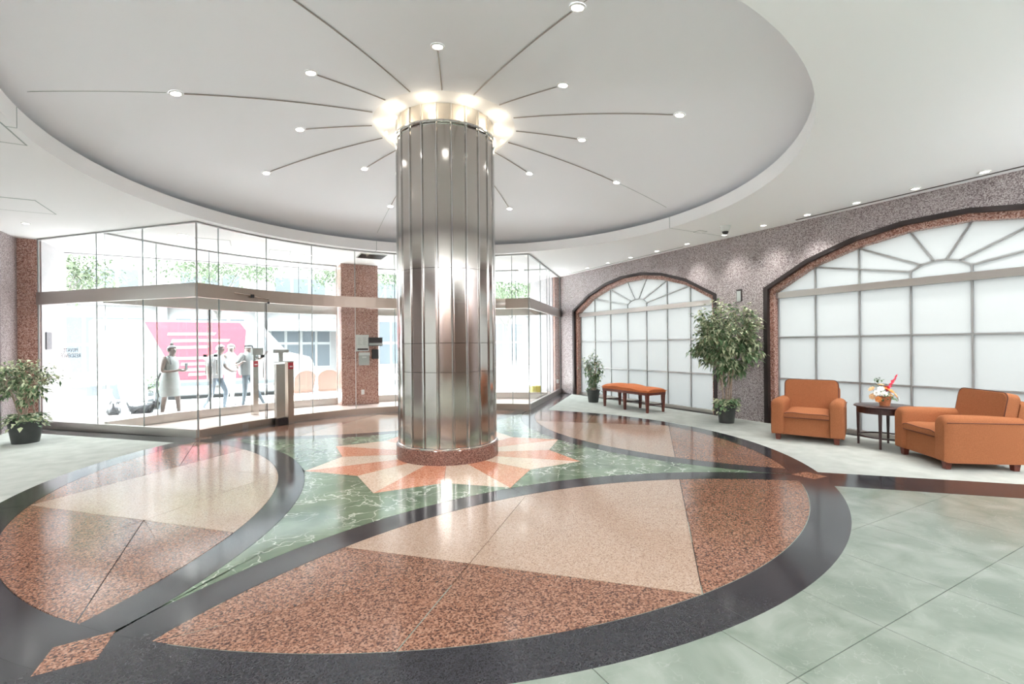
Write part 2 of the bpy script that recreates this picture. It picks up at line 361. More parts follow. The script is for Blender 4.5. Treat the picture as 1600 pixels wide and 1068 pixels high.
for k in range(8):        # the star
    a = k * pi / 4 + pi
    tip = (1.715 * cos(a), 1.715 * sin(a)); v1 = (1.335 * cos(a + pi / 8), 1.335 * sin(a + pi / 8)); v0 = (1.335 * cos(a - pi / 8), 1.335 * sin(a - pi / 8))
    c0 = (0.45 * cos(a), 0.45 * sin(a)); cp = (0.45 * cos(a + pi / 8), 0.45 * sin(a + pi / 8)); cm = (0.45 * cos(a - pi / 8), 0.45 * sin(a - pi / 8))
    stone('coral_star_stone', [c0, tip, v1, cp], star_coral, g=0.001); stone('cream_star_stone', [cm, v0, tip, c0], star_cream, g=0.001)
# dark straight bands running out from the front corners
for sg in (1, -1):
    p = [(2.98, -2.74), (5.7, -5.46), (5.7, -6.19), (2.98, -3.47)]
    segs = [(2.9, 3.56), (3.56, 4.7), (4.7, 5.85)]
    b_ = 0.24 if sg == 1 else 0.60; hw = (b_ + 0.49) / 2
    for x0, x1 in segs:
        x1 = min(x1, WR if sg == 1 else WL)
        stone('black_border_stone', [(sg * x0, b_ - x0), (sg * x1, b_ - x1), (sg * (x1 - hw), b_ - x1 - hw), (sg * (x0 - hw), b_ - x0 - hw)], black_granite, 0.0016)
# grey granite strip between the carpet and the glass wing, both sides
for sg in (1, -1):
    W_ = WR if sg == 1 else WL
    stone('black_border_stone', [(sg * 2.97, 2.95), (sg * W_, 5.63), (sg * W_, 5.1), (sg * 3.2, 2.6)], black_granite, 0.0008)
# green slate tiles of the surrounding floor
pt = 0.715
for i in range(-8, 9):
    for j in range(0, 5):
        x0 = 0.52 + pt * i; y1 = -2.48 - pt * j; x1 = x0 + pt; y0 = y1 - pt
        lim = 5.65
        x0c, x1c = max(x0, -WL), min(x1, WR)
        if x1c - x0c < 0.05: continue
        poly = [(x0c, y0), (x1c, y0), (x1c, y1), (x0c, y1)]
        if max(hypot(*p) for p in poly) < 4.05: continue
        # keep to the camera side of the diagonal bands
        poly = clip(poly, -1, -1, 0.15); poly = clip(poly, 1, -1, 0.15) if poly else poly
        if len(poly) < 3: continue
        stone('slate_tile', poly, green_slate, 0.0)
stone('slate_field', [(-WL, -12), (WR, -12), (WR, -6.06), (-WL, -6.06)], green_slate, 0.0)
# carpets
for sg in (1, -1):
    W_ = WR if sg == 1 else WL
    b_ = 0.24 if sg == 1 else 0.60; pts = [(sg * (3.0 + 0.2 * (sg < 0)), b_ - 3.0 - 0.2 * (sg < 0)), (sg * W_, b_ - W_), (sg * W_, W_ - 0.52), (sg * 3.22, 2.68)]
    a0, a1 = (radians(40), radians(-43)) if sg == 1 else (radians(140), radians(218))
    pts += arc(0, 0, 4.2, a0, a1, 30)[1:-1]
    cp = prism('carpet', pts, -0.006, 0.0015, carpet_m, floor)
# vestibule tiles
nt_ = 12
for k in range(nt_):
    a0 = radians(45 + 90 * k / nt_); a1 = radians(45 + 90 * (k + 1) / nt_)
    stone('vestibule_tile', arc(0, 0, 4.2, a0, a1, 4) + arc(0, 0, 5.3, a1, a0, 4), pink_tile, 0.0)
    stone('vestibule_tile', arc(0, 0, 5.3, a0, a1, 4) + arc(0, 0, 6.4, a1, a0, 4), pink_tile, 0.0)
stone('threshold_stone', [(-4.5, 4.5)] + arc(0, 0, 6.4, radians(135), radians(45), 24) + [(4.5, 4.5), (5.9, 5.9), (5.9, 6.95), (-5.9, 6.95), (-5.9, 5.9)], pink_tile, -0.002)

# ------------------------------------------------------------------ ceiling
R_L = 4.05
def ceiling():
    N = 96; v = []; f = []
    # plane with round hole: ring of N points to the outer rectangle by angle
    X0, X1, Y0, Y1 = -6.3, 6.1, -12.2, 6.95
    outer = []
    for k in range(N):
        a = 2 * pi * k / N; dx, dy = cos(a), sin(a)
        t = min((X1 / dx) if dx > 1e-9 else (X0 / dx) if dx < -1e-9 else 1e9, (Y1 / dy) if dy > 1e-9 else (Y0 / dy) if dy < -1e-9 else 1e9)
        outer.append((dx * t, dy * t))
    for k in range(N): v.append((R_L * cos(2 * pi * k / N), R_L * sin(2 * pi * k / N), H))
    for p in outer: v.append((*p, H))
    for k in range(N):
        j = (k + 1) % N; f.append((k, j, N + j, N + k))
    # corners filled
    for cxn, cyn in ((X0, Y0), (X0, Y1), (X1, Y0), (X1, Y1)):
        a = atan2(cyn, cxn) % (2 * pi); k = int(a / (2 * pi) * N); j = (k + 1) % N
        v.append((cxn, cyn, H)); f.append((N + k, N + j, len(v) - 1))
    o = mesh('ceiling', v, f, white_ceiling); props(o, kind='structure')
    top = box('roof_slab', X0, X1, Y0, Y1, 4.75, 5.0, pale_stone, o)
    box('roof_edge', X0, X1, Y1 - 0.0, Y1 + 0.12, H - 0.02, 5.0, pale_stone, o)
    box('roof_edge', X0 - 0.1, X0, Y0, Y1 + .12, H, 5.0, pale_stone, o); box('roof_edge', X1, X1 + 0.1, Y0, Y1 + .12, H, 5.0, pale_stone, o)
    box('roof_edge', X0, X1, Y0 - 0.1, Y0, H, 5.0, pale_stone, o)
    return o
ceil = ceiling()
bm = bmesh.new(); lathe_bm(bm, [(R_L, H), (R_L, H + 0.19), (R_L + 0.04, H + 0.19), (R_L + 0.04, H + 0.02)], 128)
fascia = finish('fascia_ring', bm, white_ceiling, ceil, True)
def dz(r):
    z = 4.265 - 0.56 * (r / 4.05) ** 2
    if r > 3.95: z -= 0.10 * ((r - 3.95) / 0.6) ** 1.5
    return z
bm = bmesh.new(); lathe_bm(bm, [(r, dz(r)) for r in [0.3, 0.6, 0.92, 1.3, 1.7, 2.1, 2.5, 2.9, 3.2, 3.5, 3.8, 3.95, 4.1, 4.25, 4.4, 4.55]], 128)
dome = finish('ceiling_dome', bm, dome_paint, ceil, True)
bm = bmesh.new(); lathe_bm(bm, [(4.55, dz(4.55)), (4.6, H + 0.1), (4.55, H + 0.04), (4.09, H + 0.04)], 96); finish('shadow_gap', bm, gap_m, ceil, True)
# soffit control joints on the four axes + hatch outlines
for nm, a in (('x', 0), ('x', pi / 2), ('x', pi), ('x', -pi / 2)):
    L_ = 5.6 if abs(cos(a)) > 0.5 else 6.5
    if cos(a) < -0.5: L_ = 5.85
    if sin(a) > 0.5: L_ = 4.22
    M = Matrix.Rotation(a, 4, 'Z'); box('ceiling_joint', R_L + 0.0, L_, -0.004, 0.004, H - 0.002, H + 0.001, joint_m, ceil, M=M)
    box('ceiling_joint', R_L - 0.003, R_L + 0.001, -0.004, 0.004, H, H + 0.185, joint_m, ceil, M=M)
def hatch(x0, x1, y0, y1, mt=joint_m, w=0.012):
    bm = bmesh.new()
    for b in ((x0, x1, y0, y0 + w), (x0, x1, y1 - w, y1), (x0, x0 + w, y0, y1), (x1 - w, x1, y0, y1)): box_bm(bm, *b, H - 0.004, H)
    h = finish('hatch_frame', bm, mt, ceil); box('hatch_panel', x0 + w, x1 - w, y0 + w, y1 - w, H - 0.003, H + 0.0, white_ceiling, h)
hatch(-5.1, -4.12, -0.5, 0.45); hatch(-5.5, -4.75, 2.7, 3.45); hatch(-3.15, -2.6, 4.3, 4.85); hatch(4.65, 4.85, -0.12, 0.02)  # second panel is added where a paler quad lies on the ceiling
hatch(-1.95, -1.55, 4.9, 5.35); hatch(1.2, 1.7, 4.9, 5.3)
# air grille in the vestibule ceiling
gr_ = box('air_grille', -0.24, 0.32, 4.45, 5.02, H - 0.012, H, grey_p, ceil)
for k in range(9): box('grille_slat', -0.22, 0.30, 4.5 + k * 0.057, 4.515 + k * 0.057, H - 0.02, H - 0.012, dark_metal, gr_)
# linear slots beside the right-hand wall
box('ceiling_slot', WR - 0.17, WR - 0.14, -9, -1.3, H - 0.006, H, dark_metal, ceil)
box('ceiling_slot', WR - 0.17, WR - 0.14, 1.0, 5.3, H - 0.006, H, grey_p, ceil)
for k, (x, y) in enumerate([(-3.2, -7.2), (0, -7.2), (3.2, -7.2), (-3.2, -9.8), (3.2, -9.8)]):
    box('fill_light_frame', x - 1.36, x + 1.36, y - 1.16, y + 1.16, H - 0.02, H, white_p, ceil)  # added frames that carry the rear fill lights

# ------------------------------------------------------------------ walls with arched openings
OFF = [2.37, 1.63, 0.97, 0.35]; OZ = [2.36, 2.75, 2.96, 3.06]
IOFF = [2.22, 1.59, 0.955, 0.32]; IZ = [2.27, 2.62, 2.81, 2.915]
def arch(offs, zs): return [(o, z) for o, z in zip(offs, zs)] + [(-o, z) for o, z in zip(offs[::-1], zs[::-1])]   # from +x side to -x side
WC = [2.70, -3.0, -8.7]
def wall_side(name, x, sgn, y0, y1, mat):
    """granite wall at x facing the lobby, its arches opening down to the floor"""
    poly = [(y0, 0), (y0, H), (y1, H), (y1, 0)]
    for c in WC: poly += [(c + OFF[0], 0)] + [(c + o, z) for o, z in arch(OFF, OZ)] + [(c - OFF[0], 0)]
    n = len(poly); th = 0.3 * sgn
    v = [(x, y, z) for y, z in poly] + [(x + th, y, z) for y, z in poly]
    f = [tuple(range(n)), tuple(range(2 * n - 1, n - 1, -1))] + [(i, n + i, n + (i + 1) % n, (i + 1) % n) for i in range(n)]
    o = mesh(name, v, f, mat); bm = bmesh.new(); bm.from_mesh(o.data); bmesh.ops.recalc_face_normals(bm, faces=bm.faces); bm.to_mesh(o.data); bm.free()
    props(o, kind='structure'); return o
wall_r = wall_side('wall_right', WR, 1, -12, 5.72, wall_granite)
wall_l = wall_side('wall_left', -WL, -1, -12, 5.72, wall_granite)
rear_wood = pm('rear_wood_panel', (0.09, 0.055, 0.04), 0.35, noise=0.3, nscale=6)
wall_b = box('wall_back', -WL, WR, -12.2, -12, 0, H, rear_wood); props(wall_b, kind='structure')
# piers at glass wings; outside stone returns, strong daylight put into their pale colour
p1 = box('wall_pier', -WL - 0.3, -5.64, 5.72, 5.80, 0, H, pier_granite, wall_l)
p2 = box('wall_pier', 5.48, WR + 0.3, 5.72, 5.80, 0, H, pier_granite, wall_r)
box('stone_return', -WL - 0.3, -5.62, 5.80, 7.05, -0.2, H, pale_stone, wall_l); box('stone_return', 5.46, WR + 0.3, 5.80, 7.05, -0.2, H, pale_stone, wall_r)

def window(num, c, side):
    X = (lambda d: WR + d) if side > 0 else (lambda d: -WL - d)
    root = empty('window_%d' % num, (0, 0, 0)); props(root, kind='structure')
    def ext(name, poly, d0, d1, mat, mat2=None):
        n = len(poly); v = [(X(d0), c + y, z) for y, z in poly] + [(X(d1), c + y, z) for y, z in poly]
        f = [tuple(range(n)), tuple(range(2 * n - 1, n - 1, -1))] + [(i, n + i, n + (i + 1) % n, (i + 1) % n) for i in range(n)]
        o = mesh(name, v, f, [mat, mat2 or mat], root, midx=[0] + [1] * (n + 1))
        bm = bmesh.new(); bm.from_mesh(o.data); bmesh.ops.recalc_face_normals(bm, faces=bm.faces); bm.to_mesh(o.data); bm.free(); return o
    def ringpoly(po, pi_): return po + pi_[::-1]
    o1 = [(OFF[0], 0.0)] + arch(OFF, OZ) + [(-OFF[0], 0.0)]
    mo = [a - 0.075 if i == 0 else a - 0.02 for i, a in enumerate(OFF)]; mz = [z - 0.06 for z in OZ]; mz[0] = OZ[0] - 0.03
    o2 = [(mo[0], 0.0)] + arch(mo, mz) + [(-mo[0], 0.0)]
    ext('dark_frame', ringpoly(o1, o2), -0.012, 0.06, dark_metal)
    o3 = [(IOFF[0], 0.0)] + arch(IOFF, IZ) + [(-IOFF[0], 0.0)]
    ext('stone_reveal', ringpoly([(o1[0][0], 0)] + o1[1:-1] + [(o1[-1][0], 0)], o3), 0.06, 0.27, pier_granite)
    g0, g1 = 0.19, 0.2                      # glass plane
    b0, b1 = 0.165, 0.225                 # bars
    ext('sill', [(-2.22, 0), (2.22, 0), (2.22, 0.07), (-2.22, 0.07)], 0.12, 0.24, rail_steel)
    ext('head_rail', [(-2.22, 2.17), (2.22, 2.17), (2.22, 2.27), (-2.22, 2.27)], 0.12, 0.24, rail_steel)
    xs = [-2.22, -1.59, -0.955, -0.32, 0.32, 0.955, 1.59, 2.22]; zs = [0.07, 0.78, 1.49, 2.17]
    for i in range(7):
        for j in range(3):
            ext('frosted_pane', [(xs[i], zs[j]), (xs[i + 1], zs[j]), (xs[i + 1], zs[j + 1]), (xs[i], zs[j + 1])], g0, g1, frost, clear_glass)
    w = 0.010
    tops = {1: IZ[1], 2: IZ[2], 3: 2.37, 4: 2.37, 5: IZ[2], 6: IZ[1]}
    for i in range(1, 7):
        ext('mullion', [(xs[i] - w, 0.07), (xs[i] + w, 0.07), (xs[i] + w, 2.17), (xs[i] - w, 2.17)], b0, b1, lead)
        ext('mullion', [(xs[i] - w, 2.27), (xs[i] + w, 2.27), (xs[i] + w, tops[i]), (xs[i] - w, tops[i])], b0, b1, lead)
    for x in (xs[0] + w, xs[7] - w): ext('mullion', [(x - w, 0.07), (x + w, 0.07), (x + w, 2.24), (x - w, 2.24)], b0, b1, lead)
    for z in (0.78, 1.49):
        for i in range(7): ext('transom', [(xs[i] + w, z - 0.011), (xs[i + 1] - w, z - 0.011), (xs[i + 1] - w, z + 0.011), (xs[i] + w, z + 0.011)], b0 + 0.004, b1, lead)
    hub = [(-0.32, 2.37), (-0.2, 2.445), (-0.065, 2.48), (0.065, 2.48), (0.2, 2.445), (0.32, 2.37)]
    top = [(xs[1], IZ[1]), (xs[2], IZ[2]), (xs[3], IZ[3]), (xs[4], IZ[3]), (xs[5], IZ[2]), (xs[6], IZ[1])]
    def bar(name, p, q, w):
        d = Vector((q[0] - p[0], q[1] - p[1])).normalized(); nn = Vector((-d.y, d.x)) * w
        ext(name, [(p[0] - nn.x, p[1] - nn.y), (q[0] - nn.x, q[1] - nn.y), (q[0] + nn.x, q[1] + nn.y), (p[0] + nn.x, p[1] + nn.y)], b0 + 0.006, b1, lead)
    for a, b in zip(hub, top): bar('fan_ray', a, b, 0.011)
    for a, b in zip(hub, hub[1:]): bar('hub_bar', a, b, 0.011)
    ext('frosted_pane', [(-0.32, 2.27), (0.32, 2.27)] + hub[::-1], g0, g1, frost, clear_glass)
    for k in range(5): ext('frosted_pane', [hub[k], hub[k + 1], top[k + 1], top[k]], g0, g1, frost, clear_glass)
    ext('frosted_pane', [(-2.22, 2.27), (-0.32, 2.27), hub[0], top[0]], g0, g1, frost, clear_glass)
    ext('frosted_pane', [(2.22, 2.27), (0.32, 2.27), hub[5], top[5]], g0, g1, frost, clear_glass)
    return root
n_ = 1
for side in (1, -1):
    for c in WC[:2]:
        window(n_, c, side); n_ += 1
# the rear bay's openings are closed with stone
box('wall_infill', WR + 0.1, WR + 0.28, -11.1, -6.3, 0, 3.1, rear_wood, wall_r); box('wall_infill', -WL - 0.28, -WL - 0.1, -11.1, -6.3, 0, 3.1, rear_wood, wall_l)
# recessed slot in the pier wall, outlet plates
rec = box('wall_recess', WR - 0.004, WR + 0.002, -0.22, -0.10, 2.17, 2.39, dark_metal, wall_r); box('recess_back', WR - 0.008, WR - 0.004, -0.19, -0.11, 2.17, 2.36, grey_p, wall_r)

# ------------------------------------------------------------------ glass vestibule
HB0, HB1 = 2.20, 2.42
def quad_wall(parent, name, p, q, z0, z1, th, mat, mat2=None, g=0.0):
    d = Vector((q[0] - p[0], q[1] - p[1])); L_ = d.length; d.normalize(); nn = Vector((-d.y, d.x)) * (th / 2)
    p = Vector(p) + d * g; q = Vector(q) - d * g
    pts = [p - nn, q - nn, q + nn, p + nn]
    v = [(a.x, a.y, z0) for a in pts] + [(a.x, a.y, z1) for a in pts]
    f = [(0, 1, 5, 4), (2, 3, 7, 6), (1, 2, 6, 5), (3, 0, 4, 7), (3, 2, 1, 0), (4, 5, 6, 7)]
    return mesh(name, v, f, [mat, mat2 or mat], parent, midx=[0, 0, 1, 1, 1, 1])
def polar(r, deg): return (r * cos(radians(deg)), r * sin(radians(deg)))
def arc_strip(parent, name, r0, r1, a0, a1, z0, z1, mat, n=None):
    n = n or max(4, int(abs(a1 - a0) / 3)); v = []; f = []
    for k in range(n + 1):
        a = radians(a0 + (a1 - a0) * k / n)
        v += [(r0 * cos(a), r0 * sin(a), z0), (r1 * cos(a), r1 * sin(a), z0), (r1 * cos(a), r1 * sin(a), z1), (r0 * cos(a), r0 * sin(a), z1)]
    for k in range(n):
        b = 4 * k
        for i in range(4): f.append((b + i, b + (i + 1) % 4, b + 4 + (i + 1) % 4, b + 4 + i))
    f += [(0, 3, 2, 1), (4 * n, 4 * n + 1, 4 * n + 2, 4 * n + 3)]
    o = mesh(name, v, f, mat, parent); bm = bmesh.new(); bm.from_mesh(o.data); bmesh.ops.recalc_face_normals(bm, faces=bm.faces); bm.to_mesh(o.data); bm.free(); return o
RG = 4.24
SL = 130, 118.5, 107, 95.5, 84.5, 73, 61.5, 50
angs = [135] + list(SL) + [45]
# inner curved screen
win = empty('window_5'); props(win, kind='structure')
for a, b in zip(angs, angs[1:]):
    quad_wall(win, 'upper_pane', polar(RG, a), polar(RG, b), HB1, H, 0.012, clear_glass, joint_m, 0.006)
    arc_strip(win, 'header', RG - 0.035, RG + 0.035, a, b, HB0, HB1, bronze_steel)
    arc_strip(win, 'base_rail', RG - 0.035, RG + 0.035, a, b, 0.0, 0.125, bronze_steel)
    if (a, b) not in ((130, 118.5), (61.5, 50)): quad_wall(win, 'lower_pane', polar(RG, a), polar(RG, b), 0.125, HB0, 0.012, clear_glass, joint_m, 0.006)
arc_strip(win, 'top_channel', RG - 0.02, RG + 0.02, 135, 45, H - 0.025, H, lead)
for a in angs[1:-1]:
    x, y = polar(RG, a); tube('silicone_joint', [(x, y, HB1), (x, y, H)], 0.007, joint_m, win, 6)
    if a not in (118.5, 61.5): tube('silicone_joint', [(x, y, 0.12), (x, y, HB0)], 0.007, white_p if a in (95.5, 107) else joint_m, win, 6)
for a in (135, 45):
    x, y = polar(RG, a); tube('corner_post', [(x, y, 0.0), (x, y, H)], 0.013, lead, win, 8)
def glass_door(num, r, a, b, hinge_at_b=True, zt=HB0):
    d = empty('door_%d' % num); props(d, kind='structure')
    g = quad_wall(d, 'door_pane', polar(r, a), polar(r, b), 0.10, zt, 0.012, clear_glass, joint_m, 0.012)
    p, q = Vector(polar(r, a)), Vector(polar(r, b)); dv = (q - p).normalized(); nn = Vector((-dv.y, dv.x))
    if nn.dot(p) > 0: nn = -nn       # toward the lobby
    hx = q if hinge_at_b else p; s_ = -1 if hinge_at_b else 1
    quad_wall(d, 'bottom_rail', p + dv * 0.01, q - dv * 0.01, 0.005, 0.10, 0.03, rail_steel)
    for k in (0, 1):
        e = hx + dv * s_ * (0.012 + 0.028 * k)
        tube('edge_rod', [(e.x, e.y, 0.02), (e.x, e.y, zt - 0.0)], 0.0075, chrome if k else dark_metal, d, 8)
    h = hx + dv * s_ * 0.11 + nn * 0.05; h2 = hx + dv * s_ * 0.11
    tube('pull_handle', [(h2.x, h2.y, 0.86), (h.x, h.y, 0.87), (h.x, h.y, 0.9), (h.x, h.y, 1.13), (h.x, h.y, 1.16), (h2.x, h2.y, 1.17)], 0.009, chrome, d, 8)
    l = hx + dv * s_ * 0.10 + nn * 0.01; M = Matrix.Translation((l.x, l.y, 0)) @ Matrix.Rotation(atan2(dv.y, dv.x), 4, 'Z')
    box('lock_plate', -0.035, 0.035, -0.008, 0.008, 1.22, 1.27, black_p, d, M=M)
    return d, p, q, dv, nn
d1, p, q, dv, nn = glass_door(1, RG, 130, 118.5)
# closer arm and pivot of the first door
e = q + nn * 0.05; k_ = q - dv * 0.30 + nn * 0.05
cl = tube('closer_arm', [(e.x, e.y, HB0 + 0.01), (e.x, e.y, HB0 + 0.06), (k_.x, k_.y, HB0 + 0.085)], 0.008, steel, d1, 6)
tube('closer_pivot', [(k_.x, k_.y, HB0 + 0.06), (k_.x, k_.y, HB0 + 0.12)], 0.028, black_p, d1, 12)
tube('pivot_cap', [(e.x, e.y, HB0 - 0.02), (e.x, e.y, HB0 + 0.015)], 0.02, black_p, d1, 10)
k2 = q - dv * 0.62 + nn * 0.045
tube('closer_rail', [(k_.x, k_.y, HB0 + 0.1), (k2.x, k2.y, HB0 + 0.12)], 0.007, steel, d1, 6)
d2, p, q, dv, nn = glass_door(2, RG, 61.5, 50, False)
k_ = (p + q) / 2 + nn * 0.06; M = Matrix.Translation((k_.x, k_.y, 0)) @ Matrix.Rotation(atan2(dv.y, dv.x), 4, 'Z')
box('door_operator', -0.42, 0.30, -0.06, 0.0, HB0 + 0.0, HB0 + 0.2, steel, d2, 0.005, M=M)
tube('closer_arm', [tuple(M @ Vector((-0.3, 0.02, HB0 + 0.03))), tuple(M @ Vector((0.1, 0.06, HB0 + 0.04)))], 0.012, dark_metal, d2, 6)
# straight glass wings
for num, sg in ((6, -1), (7, 1)):
    w = empty('window_%d' % num); props(w, kind='structure')
    A = Vector((sg * 2.998, 2.998)); B = Vector((sg * 5.62, 5.66))
    js = [A, A + (B - A) * 0.31, A + (B - A) * 0.60, B]
    for k, (a, b) in enumerate(zip(js, js[1:])):
        quad_wall(w, 'upper_pane', a, b, HB1, H, 0.012, clear_glass, joint_m, 0.005); quad_wall(w, 'lower_pane', a, b, 0.13, HB0, 0.012, clear_glass, joint_m, 0.005)
        quad_wall(w, 'header', a, b, HB0, HB1, 0.07, rail_steel); quad_wall(w, 'base_rail', a, b, 0.0, 0.13, 0.07, rail_steel)
    quad_wall(w, 'top_channel', A, B, H - 0.025, H, 0.04, lead)
    for j in js[1:-1]:
        tube('silicone_joint', [(j.x, j.y, HB1), (j.x, j.y, H)], 0.009, joint_m, w, 6); tube('silicone_joint', [(j.x, j.y, 0.13), (j.x, j.y, HB0)], 0.009, joint_m, w, 6)
    tube('edge_channel', [(B.x, B.y, 0.0), (B.x, B.y, H)], 0.016, lead, w, 6)
# outer curved screen, either side of the pier
RO = 6.35
win8 = empty('window_8'); props(win8, kind='structure')
LH = [134.5, 127, 118.5, 110, 102, 94.2]; RH = [86, 78, 70, 61.5, 53, 45.5]
nd = 3
for seq in (LH, RH):
    for i, (a, b) in enumerate(zip(seq, seq[1:])):
        quad_wall(win8, 'upper_pane', polar(RO, a), polar(RO, b), 2.44, H, 0.012, clear_glass, joint_m, 0.006)
        arc_strip(win8, 'header', RO - 0.05, RO + 0.05, a, b, 2.18, 2.44, rail_steel); arc_strip(win8, 'base_rail', RO - 0.035, RO + 0.035, a, b, -0.002, 0.16, rail_steel)
        if i in (1, 2): 
            glass_door(nd, RO, a, b, i == 1, 2.18); nd += 1
        else: quad_wall(win8, 'lower_pane', polar(RO, a), polar(RO, b), 0.16, 2.18, 0.012, clear_glass, joint_m, 0.006)
    arc_strip(win8, 'top_channel', RO - 0.02, RO + 0.02, seq[0], seq[-1], H - 0.03, H, lead)
    for a in seq[1:]:
        x, y = polar(RO, a); tube('silicone_joint', [(x, y, 2.44), (x, y, H)], 0.008, joint_m, win8, 6); tube('silicone_joint', [(x, y, 0.16), (x, y, 2.18)], 0.008, joint_m, win8, 6)
# lettering on the left wing, readable from the street
def text(name, body, size, M, mat, parent, align='CENTER', ex=0.001):
    cu = bpy.data.curves.new(name, 'FONT'); cu.body = body; cu.size = size; cu.align_x = align; cu.extrude = ex; cu.materials.append(mat); cu.resolution_u = 2
    t = bpy.data.objects.new(name, cu); C.objects.link(t); t.matrix_world = M
    dg = bpy.context.evaluated_depsgraph_get(); me = bpy.data.meshes.new_from_object(t.evaluated_get(dg)); bpy.data.objects.remove(t)
    me.transform(M); o = link_mesh(name, me, parent); return o
W6 = bpy.data.objects['window_6']
cen = Vector((-5.05, 5.08, 0)); nrm = Vector((0.7071, 0.7071, 0)); xd = Vector((0, 0, 1)).cross(nrm)   # facing out to the street side
Mt = Matrix((xd, Vector((0, 0, 1)), nrm)).transposed().to_4x4(); Mt.translation = cen + nrm * 0.012 + Vector((0, 0, 1.35))
text('lettering', 'PRIVATE', 0.10, Mt, dark_metal, W6)
Mt2 = Mt.copy(); Mt2.translation = cen + nrm * 0.012 + Vector((0, 0, 1.255)); text('lettering', 'RESIDENCE', 0.10, Mt2, dark_metal, W6)

# granite pier in the middle of the entrance
pier = empty('granite_pier', (0, 6.37, 0)); props(pier, 'square pink granite pier rising between the outer entrance doors', 'pier')
for z0, z1 in ((0, 1.12), (1.12, 2.24), (2.24, H)): box('granite_panel', -0.42, 0.44, -0.42, 0.42, z0 + 0.002, z1 - 0.002, pier_granite, pier, 0.004)
nb = empty('notice_board', (0.06, 5.93, 1.485)); props(nb, 'pale grey framed notice sheet fixed high on the granite pier', 'notice')
box('board', -0.15, 0.15, 0.0, 0.02, -0.2, 0.2, light_grey_p, nb, 0.004); 
bm = bmesh.new()
random.seed(3)
for r in range(6):
    for c_ in range(2): box_bm(bm, -0.11 + c_ * 0.12, -0.11 + c_ * 0.12 + random.uniform(0.05, 0.09), -0.003, 0.0, 0.12 - r * 0.032, 0.13 - r * 0.032)
finish('printed_lines', bm, grey_p, nb); box('footer_bar', -0.12, 0.13, -0.003, 0.0, -0.17, -0.13, dark_metal, nb)
ib = empty('intercom_box', (0.09, 5.93, 1.10)); props(ib, 'grey metal box with a sloping lid under the notice on the pier', 'wall box')
box('casing', -0.12, 0.12, -0.05, 0.02, -0.15, 0.15, grey_p, ib, 0.012); box('lid', -0.13, 0.13, -0.065, -0.05, 0.09, 0.16, light_grey_p, ib, 0.004); box('label_strip', -0.05, 0.05, -0.053, -0.05, 0.03, 0.06, light_grey_p, ib)
ds = empty('display_panel', (0.36, 5.90, 1.515)); props(ds, 'wide black display panel beside the notice on the pier', 'display')
box('casing', -0.16, 0.17, 0.0, 0.03, -0.105, 0.105, black_p, ds, 0.004); box('bright_band', -0.15, 0.16, -0.002, 0, -0.02, 0.0, dark_metal, ds); box('lower_screen', -0.15, 0.16, -0.002, 0, -0.09, -0.03, grey_p, ds)
kp = box('keypad_panel', 0.28, 0.44, 5.92, 5.945, 1.10, 1.33, black_p, None, 0.004); props(kp, 'black square keypad panel below the wide black display', 'keypad')
def outlet(name_loc, label, rz):
    o = empty('wall_outlet', name_loc, rz); props(o, label, 'outlet')
    box('cover_plate', -0.036, 0.036, 0, 0.008, -0.058, 0.058, white_p, o, 0.003)
    for z in (-0.022, 0.022): box('socket', -0.014, 0.014, -0.002, 0.0, z - 0.014, z + 0.014, light_grey_p, o)
outlet((0.06, 5.94, 0.30), 'white electrical outlet low on the granite pier', 0)
outlet((5.56, 5.71, 0.33), 'white electrical outlet low on the pink corner pier at right', 0)

# door push posts
def post(loc, label, wide):
    o = empty('push_button_post', loc, radians(28)); props(o, label, 'post')
    box('front_slab', 0.10, 0.21, -0.05, 0.05, 0, 1.13, bronze_steel if wide else steel, o, 0.004)
    rp = box('button_plate', 0.105, 0.205, -0.056, -0.05, 1.0, 1.12, red_p, o, 0.002)
    for k in range(3): box('white_mark', 0.13 + 0.02 * k, 0.145 + 0.02 * k, -0.059, -0.056, 1.035, 1.06, white_p, rp)
    if wide:
        box('rear_slab', -0.10, 0.06, -0.02, 0.06, 0.12, 1.10, steel, o, 0.006); box('foot_block', -0.09, 0.09, -0.05, 0.06, 0, 0.12, dark_metal, o, 0.004); box('cap', -0.11, 0.22, -0.055, 0.065, 1.13, 1.145, light_grey_p, o, 0.002)
        box('bracket_stem', -0.03, 0.04, 0.0, 0.03, 1.145, 1.30, grey_p, o); box('bracket_head', -0.12, 0.14, -0.02, 0.05, 1.30, 1.36, grey_p, o, 0.004)
    else:
        box('bracket_stem', 0.14, 0.18, 0.0, 0.03, 1.13, 1.24, grey_p, o); box('bracket_head', 0.11, 0.33, -0.02, 0.05, 1.24, 1.39, grey_p, o, 0.004)
post((-1.80, 3.70, 0), 'tall steel door post with red push plate standing in front of the glass', True)
post((-2.37, 5.34, 0), 'slim steel door post with red push plate inside the vestibule', False)

